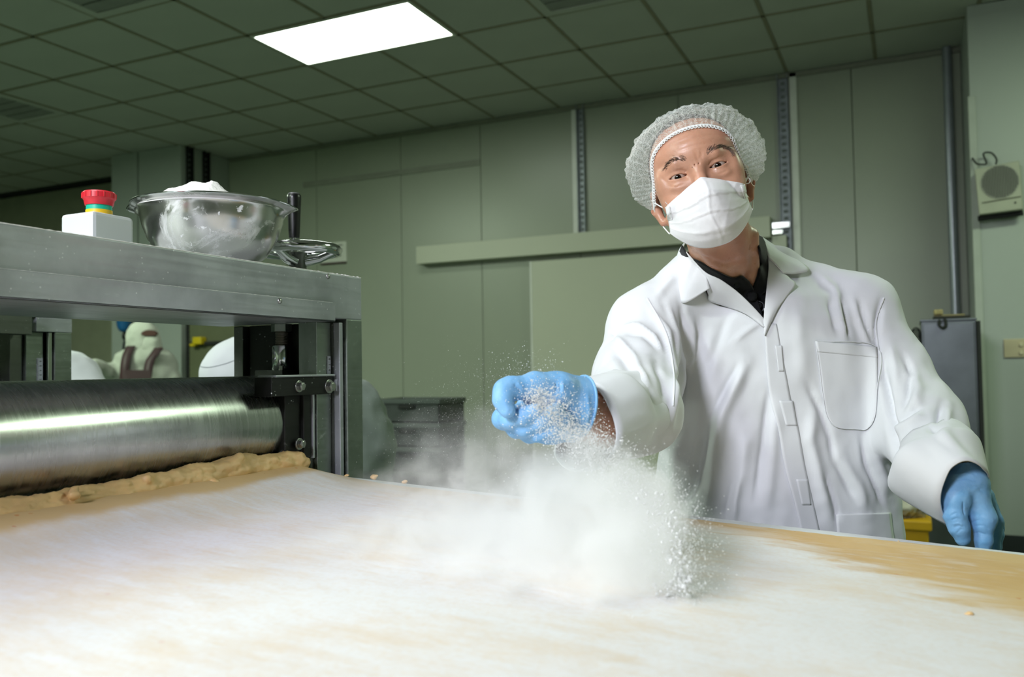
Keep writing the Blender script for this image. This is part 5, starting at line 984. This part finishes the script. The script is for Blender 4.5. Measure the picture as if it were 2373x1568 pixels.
# bent worker right behind the machine: bright hood left of the post, grey back to its right, apron tone plus shade put into the white coat's colour
w3 = thing('person', 'stooping worker close behind the machine, bright white hood, grey back beside the post', 'person', px(720, 1000, 2.85) * [1, 1, 0]); p = lambda u, v, d=2.8: px(u, v, d)
gr = p(800, 1000, 2.85)
lump('body', [(p(556, 870), p(600, 890), .09, .08, .03), (p(640, 920, 2.9), p(760, 990, 2.95), .07, .07, .06), (p(760, 990, 2.95), fl(gr, .75), .07, .09, .06), (fl(gr + rh_ * .05, .8), fl(gr + rh_ * .07, .05), .06, .045, .03), (fl(gr - rh_ * .07, .8), fl(gr - rh_ * .07, .05), .06, .045, .03)], .02, mat('far_skin', '#a5684c', .6), w3)
hd = lump('hood', [(p(556, 868, 2.82), p(572, 872, 2.84), .118, .118, .05), (p(575, 880, 2.84), p(640, 920, 2.86), .11, .13, .08)], .01, M_WH, w3, .006, 3)
seamL = spline([(452, 843, 2.72), (470, 850, 2.69), (490, 850, 2.675), (520, 843, 2.665), (548, 833, 2.66)], 30)
Vh = np.array([tuple(v.co) for v in hd.data.vertices]) + WL[hd.name]; bv = BVHTree.FromPolygons([tuple(v) for v in Vh], [tuple(q.vertices) for q in hd.data.polygons]); pts = []
for a in seamL:
    h = bv.ray_cast(Vector(CP), Vector(_ray(a[0], a[1])).normalized())
    if h[0] is not None: pts.append(np.array(h[0]) - fw * .0005)
if len(pts) > 3: MB().tube(pts, .0012, 5).build('hood_seam', mat('seam_grey', '#8f949a', .8), hd)
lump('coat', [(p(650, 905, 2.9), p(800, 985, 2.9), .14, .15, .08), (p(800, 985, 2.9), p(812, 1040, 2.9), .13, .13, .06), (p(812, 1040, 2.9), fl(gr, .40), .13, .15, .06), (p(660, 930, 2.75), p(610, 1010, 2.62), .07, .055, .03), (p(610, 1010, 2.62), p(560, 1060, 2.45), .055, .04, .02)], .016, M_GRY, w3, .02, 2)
# another stooping worker, white shoulder showing under the beam at the left
w4 = thing('person', 'stooping worker whose white rounded shoulder shows beside the rear post', 'person', px(140, 1000, 3.3) * [1, 1, 0]); g4 = px(120, 1000, 3.35)
lump('body', [(px(120, 905, 3.3), px(180, 905, 3.3), .1, .1, .05), (px(120, 920, 3.3), fl(g4, .75), .12, .12, .06), (fl(g4 + rh_ * .08, .8), fl(g4 + rh_ * .1, .05), .08, .05, .03), (fl(g4 - rh_ * .08, .8), fl(g4 - rh_ * .1, .05), .08, .05, .03)], .02, mat('far_skin', '#a5684c', .6), w4)
lump('hood', [(px(60, 890, 3.25), px(70, 900, 3.25), .12, .11, .04), (px(75, 905, 3.25), px(110, 915, 3.28), .1, .1, .05)], .016, M_WH, w4, .006, 1)
lump('coat', [(px(110, 905, 3.3), px(160, 893, 3.3), .125, .118, .06), (px(160, 893, 3.3), px(222, 960, 3.2), .115, .08, .05), (px(222, 960, 3.2), px(190, 1010, 2.95), .07, .05, .03), (px(120, 920, 3.3), fl(g4, .4), .16, .17, .08)], .014, M_WH, w4, .012, 5)
# blue hanging tool with black knob and cord, by the pilaster
bl = thing('hanging_air_tool', 'blue rounded hose reel handle with black knob on the pilaster beside the hooded worker', 'tool', px(286, 755, 7.9)); q = lambda u, v: px(u, v, 7.9)
lump('blue_body', [(q(288, 735), q(287, 756), .066, .055, .02), (q(280, 735), q(279, 752), .04, .03, .02)], .01, mat('blue_plastic', '#1c5f96', .4), bl); lump('knob', [(q(290, 777), q(290, 781), .028, .028, .01), (q(288, 760), q(290, 777), .016, .013, .01)], .007, M_BLACK, bl)
MB().tube(spline([q(290, 782), q(289, 792), q(287, 800), q(286, 830), q(288, 860)], 20), .012, 8).build('cord', mat('cord_grey', '#2b2f33', .6), bl, smooth=True); w = q(286, 745); MB().tube([w, [w[0], 5.94, w[2]]], .02, 8).build('wall_arm', M_DARK, bl)
# grey cabinet with a yellow handle behind the hood
eb = thing('electric_cabinet', 'grey green wall cabinet with a yellow handle behind the white hood', 'cabinet', pY(500, 860, 5.75) * [1, 1, 0]); a = pY(438, 762, 5.6); b = pY(560, 860, 5.6)
bx('cabinet_body', (a[0], 5.6, .02), (b[0] + .1, 5.9, a[2] + .12), mat('cabinet_olive', '#5e6248', .55), eb, .01); c = pY(465, 790, 5.58); bx('cabinet_ledge', (a[0], 5.57, c[2] - .035), (b[0] + .1, 5.6, c[2] - .005), M_DARK, eb, .004)
bx('handle', (c[0] - .05, 5.53, c[2] - .03), (c[0] + .05, 5.6, c[2] + .035), mat('yellow_handle', '#c8b010', .5), eb, .01); bx('handle_lever', (c[0] - .09, 5.54, c[2] - .045), (c[0] - .03, 5.59, c[2] - .02), mat('yellow_handle', '#c8b010', .5), eb, .006)
# ------------------------------------------------------------------ thrown flour: flying grains and the dust cloud
q = np.random.default_rng(11); G = []
OCT = np.array([(1, 0, 0), (-1, 0, 0), (0, 1, 0), (0, -1, 0), (0, 0, 1), (0, 0, -1)], float); OF = np.array([(0, 2, 4), (2, 1, 4), (1, 3, 4), (3, 0, 4), (2, 0, 5), (1, 2, 5), (3, 1, 5), (0, 3, 5)])
def spray(path, n, spread, size, pw=1.0):          # path: (u, v, depth); spread in metres along it; size mm range
    L = spline([px(*p) for p in path], 80); sp = np.interp(np.arange(80), np.linspace(0, 79, len(spread)), spread); i = np.clip((q.random(n) ** pw * 79), 0, 78.99); j = i.astype(int); P = L[j] + (L[j + 1] - L[j]) * (i - j)[:, None]
    P = P + q.normal(0, 1, (n, 3)) * sp[j][:, None]; r = size[0] * (size[1] / size[0]) ** (q.random(n) ** 2.2) / 1000; G.append((P, r))
spray([(1240, 915, 1.10), (1270, 945, 1.10), (1310, 995, 1.10), (1360, 1030, 1.09), (1410, 1065, 1.07)], 7500, [.009, .013, .015, .014, .014], (.3, 1.5))
spray([(1215, 930, 1.12), (1290, 950, 1.12), (1350, 990, 1.12)], 2200, [.018, .022, .022], (.28, 1.2))
spray([(1140, 885, 1.2), (1200, 862, 1.2), (1240, 850, 1.2), (1290, 868, 1.2)], 420, [.018, .02, .018, .01], (.25, .9))
spray([(1330, 1010, 1.07), (1430, 1085, 1.03), (1505, 1150, 1.0), (1555, 1215, .975), (1575, 1300, .955), (1560, 1380, .945)], 15000, [.012, .016, .02, .02, .02, .018], (.22, 1.15))
spray([(1480, 1140, 1.0), (1540, 1190, .975), (1570, 1260, .96), (1580, 1340, .945), (1545, 1400, .94)], 300, [.006, .007, .008, .011, .012], (1.0, 2.9))
spray([(1565, 1290, .955), (1580, 1350, .945), (1550, 1405, .94)], 55, [.006, .010, .012], (2.2, 5.4))
spray([(1420, 1070, 1.07), (1510, 1120, 1.03), (1560, 1180, 1.01)], 500, [.022, .022, .022], (.3, 1.0))
spray([(940, 1060, 1.6), (1050, 1020, 1.5), (1180, 1000, 1.4), (1300, 1060, 1.3)], 4200, [.05, .06, .06, .05], (.15, .6)); spray([(1080, 930, 1.4), (1180, 950, 1.35), (1250, 1010, 1.3)], 1500, [.04, .05, .04], (.15, .55))
spray([(1200, 1180, 1.2), (1350, 1150, 1.12), (1480, 1200, 1.05), (1540, 1300, 1.0)], 5200, [.03, .03, .03, .03], (.2, .8)); spray([(1480, 1480, .86), (1520, 1500, .85)], 50, [.012, .012], (.6, 2.2))
P = np.vstack([g[0] for g in G]); r = np.concatenate([g[1] for g in G]); surf = tz(P[:, 0]) + hump(P[:, 0], P[:, 1]); ok = P[:, 2] > surf + r * .5; P, r = P[ok], r[ok]; n = len(P)
qm = q.normal(size=(n, 3, 3)); a = qm[:, 0] / np.linalg.norm(qm[:, 0], axis=1)[:, None]; b = qm[:, 1] - a * (qm[:, 1] * a).sum(1)[:, None]; b /= np.linalg.norm(b, axis=1)[:, None]; c = np.cross(a, b); sc = q.uniform(.6, 1.15, (n, 3)) * r[:, None]
V = P[:, None, :] + (OCT[None, :, 0, None] * a[:, None] * sc[:, None, 0:1] + OCT[None, :, 1, None] * b[:, None] * sc[:, None, 1:2] + OCT[None, :, 2, None] * c[:, None] * sc[:, None, 2:3])
Fq = (OF[None] + (np.arange(n) * 6)[:, None, None]).reshape(-1, 3); t = NT('flour_grain'); t.n.remove(t.b); di, tl, ad = t.new('ShaderNodeBsdfDiffuse'), t.new('ShaderNodeBsdfTranslucent'), t.new('ShaderNodeMixShader'); di.inputs[0].default_value = tl.inputs[0].default_value = lin('#fbfbfb'); ad.inputs[0].default_value = .35; t.link(di.outputs[0], ad.inputs[1]); t.link(tl.outputs[0], ad.inputs[2]); t.link(ad.outputs[0], t.out.inputs[0])
fg = put('flour_grains', V.reshape(-1, 3), Fq, t.m, None, True, loc=P.mean(0)); tag(fg, 'spray of flying white flour grains falling from the gloved hand', 'flour', kind='stuff')
# dust cloud: one volume, density from soft blobs broken up by noise
lo, hi = np.array([-1.05, .62, .86]), np.array([-.12, 1.62, 1.19])
BL = [  # picture point, depth, radii (along the picture, into depth, up), density
 ((1335, 1035, 1.10), (.035, .03, .028), 22), ((1385, 1085, 1.08), (.050, .045, .034), 34), ((1450, 1140, 1.05), (.055, .05, .036), 40), ((1510, 1215, 1.02), (.042, .05, .048), 34), ((1520, 1300, 1.0), (.036, .05, .05), 24), ((1505, 1370, .97), (.035, .04, .025), 22),
 ((1330, 1160, 1.10), (.11, .09, .055), 20), ((1420, 1220, 1.04), (.085, .08, .06), 22), ((1200, 1215, 1.10), (.15, .12, .05), 14), ((1400, 1310, 1.0), (.11, .09, .045), 15), ((1250, 1310, 1.02), (.16, .12, .04), 12), ((1080, 1240, 1.15), (.17, .13, .04), 7),
 ((1100, 1140, 1.38), (.17, .10, .035), 7), ((1250, 1090, 1.30), (.11, .08, .04), 5), ((1150, 1060, 1.42), (.16, .10, .05), 4.2), ((980, 1095, 1.55), (.14, .10, .03), 4), ((1210, 1000, 1.35), (.12, .09, .05), 1.8), ((1060, 1020, 1.45), (.13, .09, .05), 1.5), ((960, 1290, 1.1), (.16, .13, .03), 4)]
m = bpy.data.materials.new('flour_dust'); m.use_nodes = True; t = NT.__new__(NT); t.m = m; t.t = m.node_tree; t.n = t.t.nodes; t.n.remove(t.n['Principled BSDF']); t.out = t.n['Material Output']
tc = t.new('ShaderNodeTexCoord'); org = (lo + hi) / 2
dn = t.new('ShaderNodeTexNoise'); dn.inputs['Scale'].default_value = 10; dn.inputs['Detail'].default_value = 3; t.link(tc.outputs['Object'], dn.inputs['Vector'])
vm = t.new('ShaderNodeVectorMath', operation='MULTIPLY_ADD'); t.link(dn.outputs['Color'], vm.inputs[0]); vm.inputs[1].default_value = (.13, .13, .11); wv = t.new('ShaderNodeVectorMath', operation='ADD'); t.link(tc.outputs['Object'], wv.inputs[0]); wv.inputs[1].default_value = (-.065, -.065, -.055); t.link(wv.outputs[0], vm.inputs[2])
tot = None
for (u, v, d_), rad, den_ in BL:
    c = px(u, v, d_); c[2] = max(c[2], float(tz(c[0])) + .012); mp_ = t.new('ShaderNodeMapping', vector_type='TEXTURE'); mp_.inputs['Location'].default_value = c - org; mp_.inputs['Rotation'].default_value = (0, 0, YAW); mp_.inputs['Scale'].default_value = [q_ * 1.06 for q_ in rad]
    t.link(vm.outputs[0], mp_.inputs[0]); ln = t.new('ShaderNodeVectorMath', operation='LENGTH'); t.link(mp_.outputs[0], ln.inputs[0]); w = t.rng(ln.outputs['Value'], .1, 1.2, den_ * 1.15, 0); tot = w if tot is None else t.math('ADD', tot, w)
nz = t.new('ShaderNodeTexNoise'); nz.inputs['Scale'].default_value = 24; nz.inputs['Detail'].default_value = 4; nz.inputs['Roughness'].default_value = .62; t.link(vm.outputs[0], nz.inputs['Vector'])
den = t.math('MULTIPLY', tot, t.rng(nz.outputs['Fac'], .34, .68, .15, 2.0))
vp = t.new('ShaderNodeVolumePrincipled'); vp.inputs['Color'].default_value = (.997, .997, .998, 1); vp.inputs['Anisotropy'].default_value = .15; t.link(den, vp.inputs['Density']); t.link(vp.outputs[0], t.out.inputs['Volume'])
cY, sY = math.cos(YAW), math.sin(YAW); RY = np.array([[cY, sY, 0], [-sY, cY, 0], [0, 0, 1]])          # world -> frame turned by the yaw
BC = []
for (u, v, d_), rad, den_ in BL: c = px(u, v, d_); c[2] = max(c[2], float(tz(c[0])) + .012); BC.append((RY @ c, np.array(rad)))
lo = np.min([c - r * 1.35 for c, r in BC], 0); hi = np.max([c + r * 1.35 for c, r in BC], 0); s = SDF(*(np.arange(l, h, .008) for l, h in zip(lo, hi)))
for c, r in BC: s.ell(c, r * 1.22, .02)
gx, gy, gz = s.x[:, None, None], s.y[None, :, None], s.z[None, None, :]; wx = cY * gx - sY * gy
s.F = np.maximum(s.F, (tz(wx) + .0015 - gz).astype(np.float32)); V, Q = s.nets(2); V = V @ RY; Q = orient(V, Q)
fc = put('flour_cloud', V, Q, m, None, False, loc=org); tag(fc, 'soft white cloud of flour dust in the air over the dough', 'flour', kind='stuff')
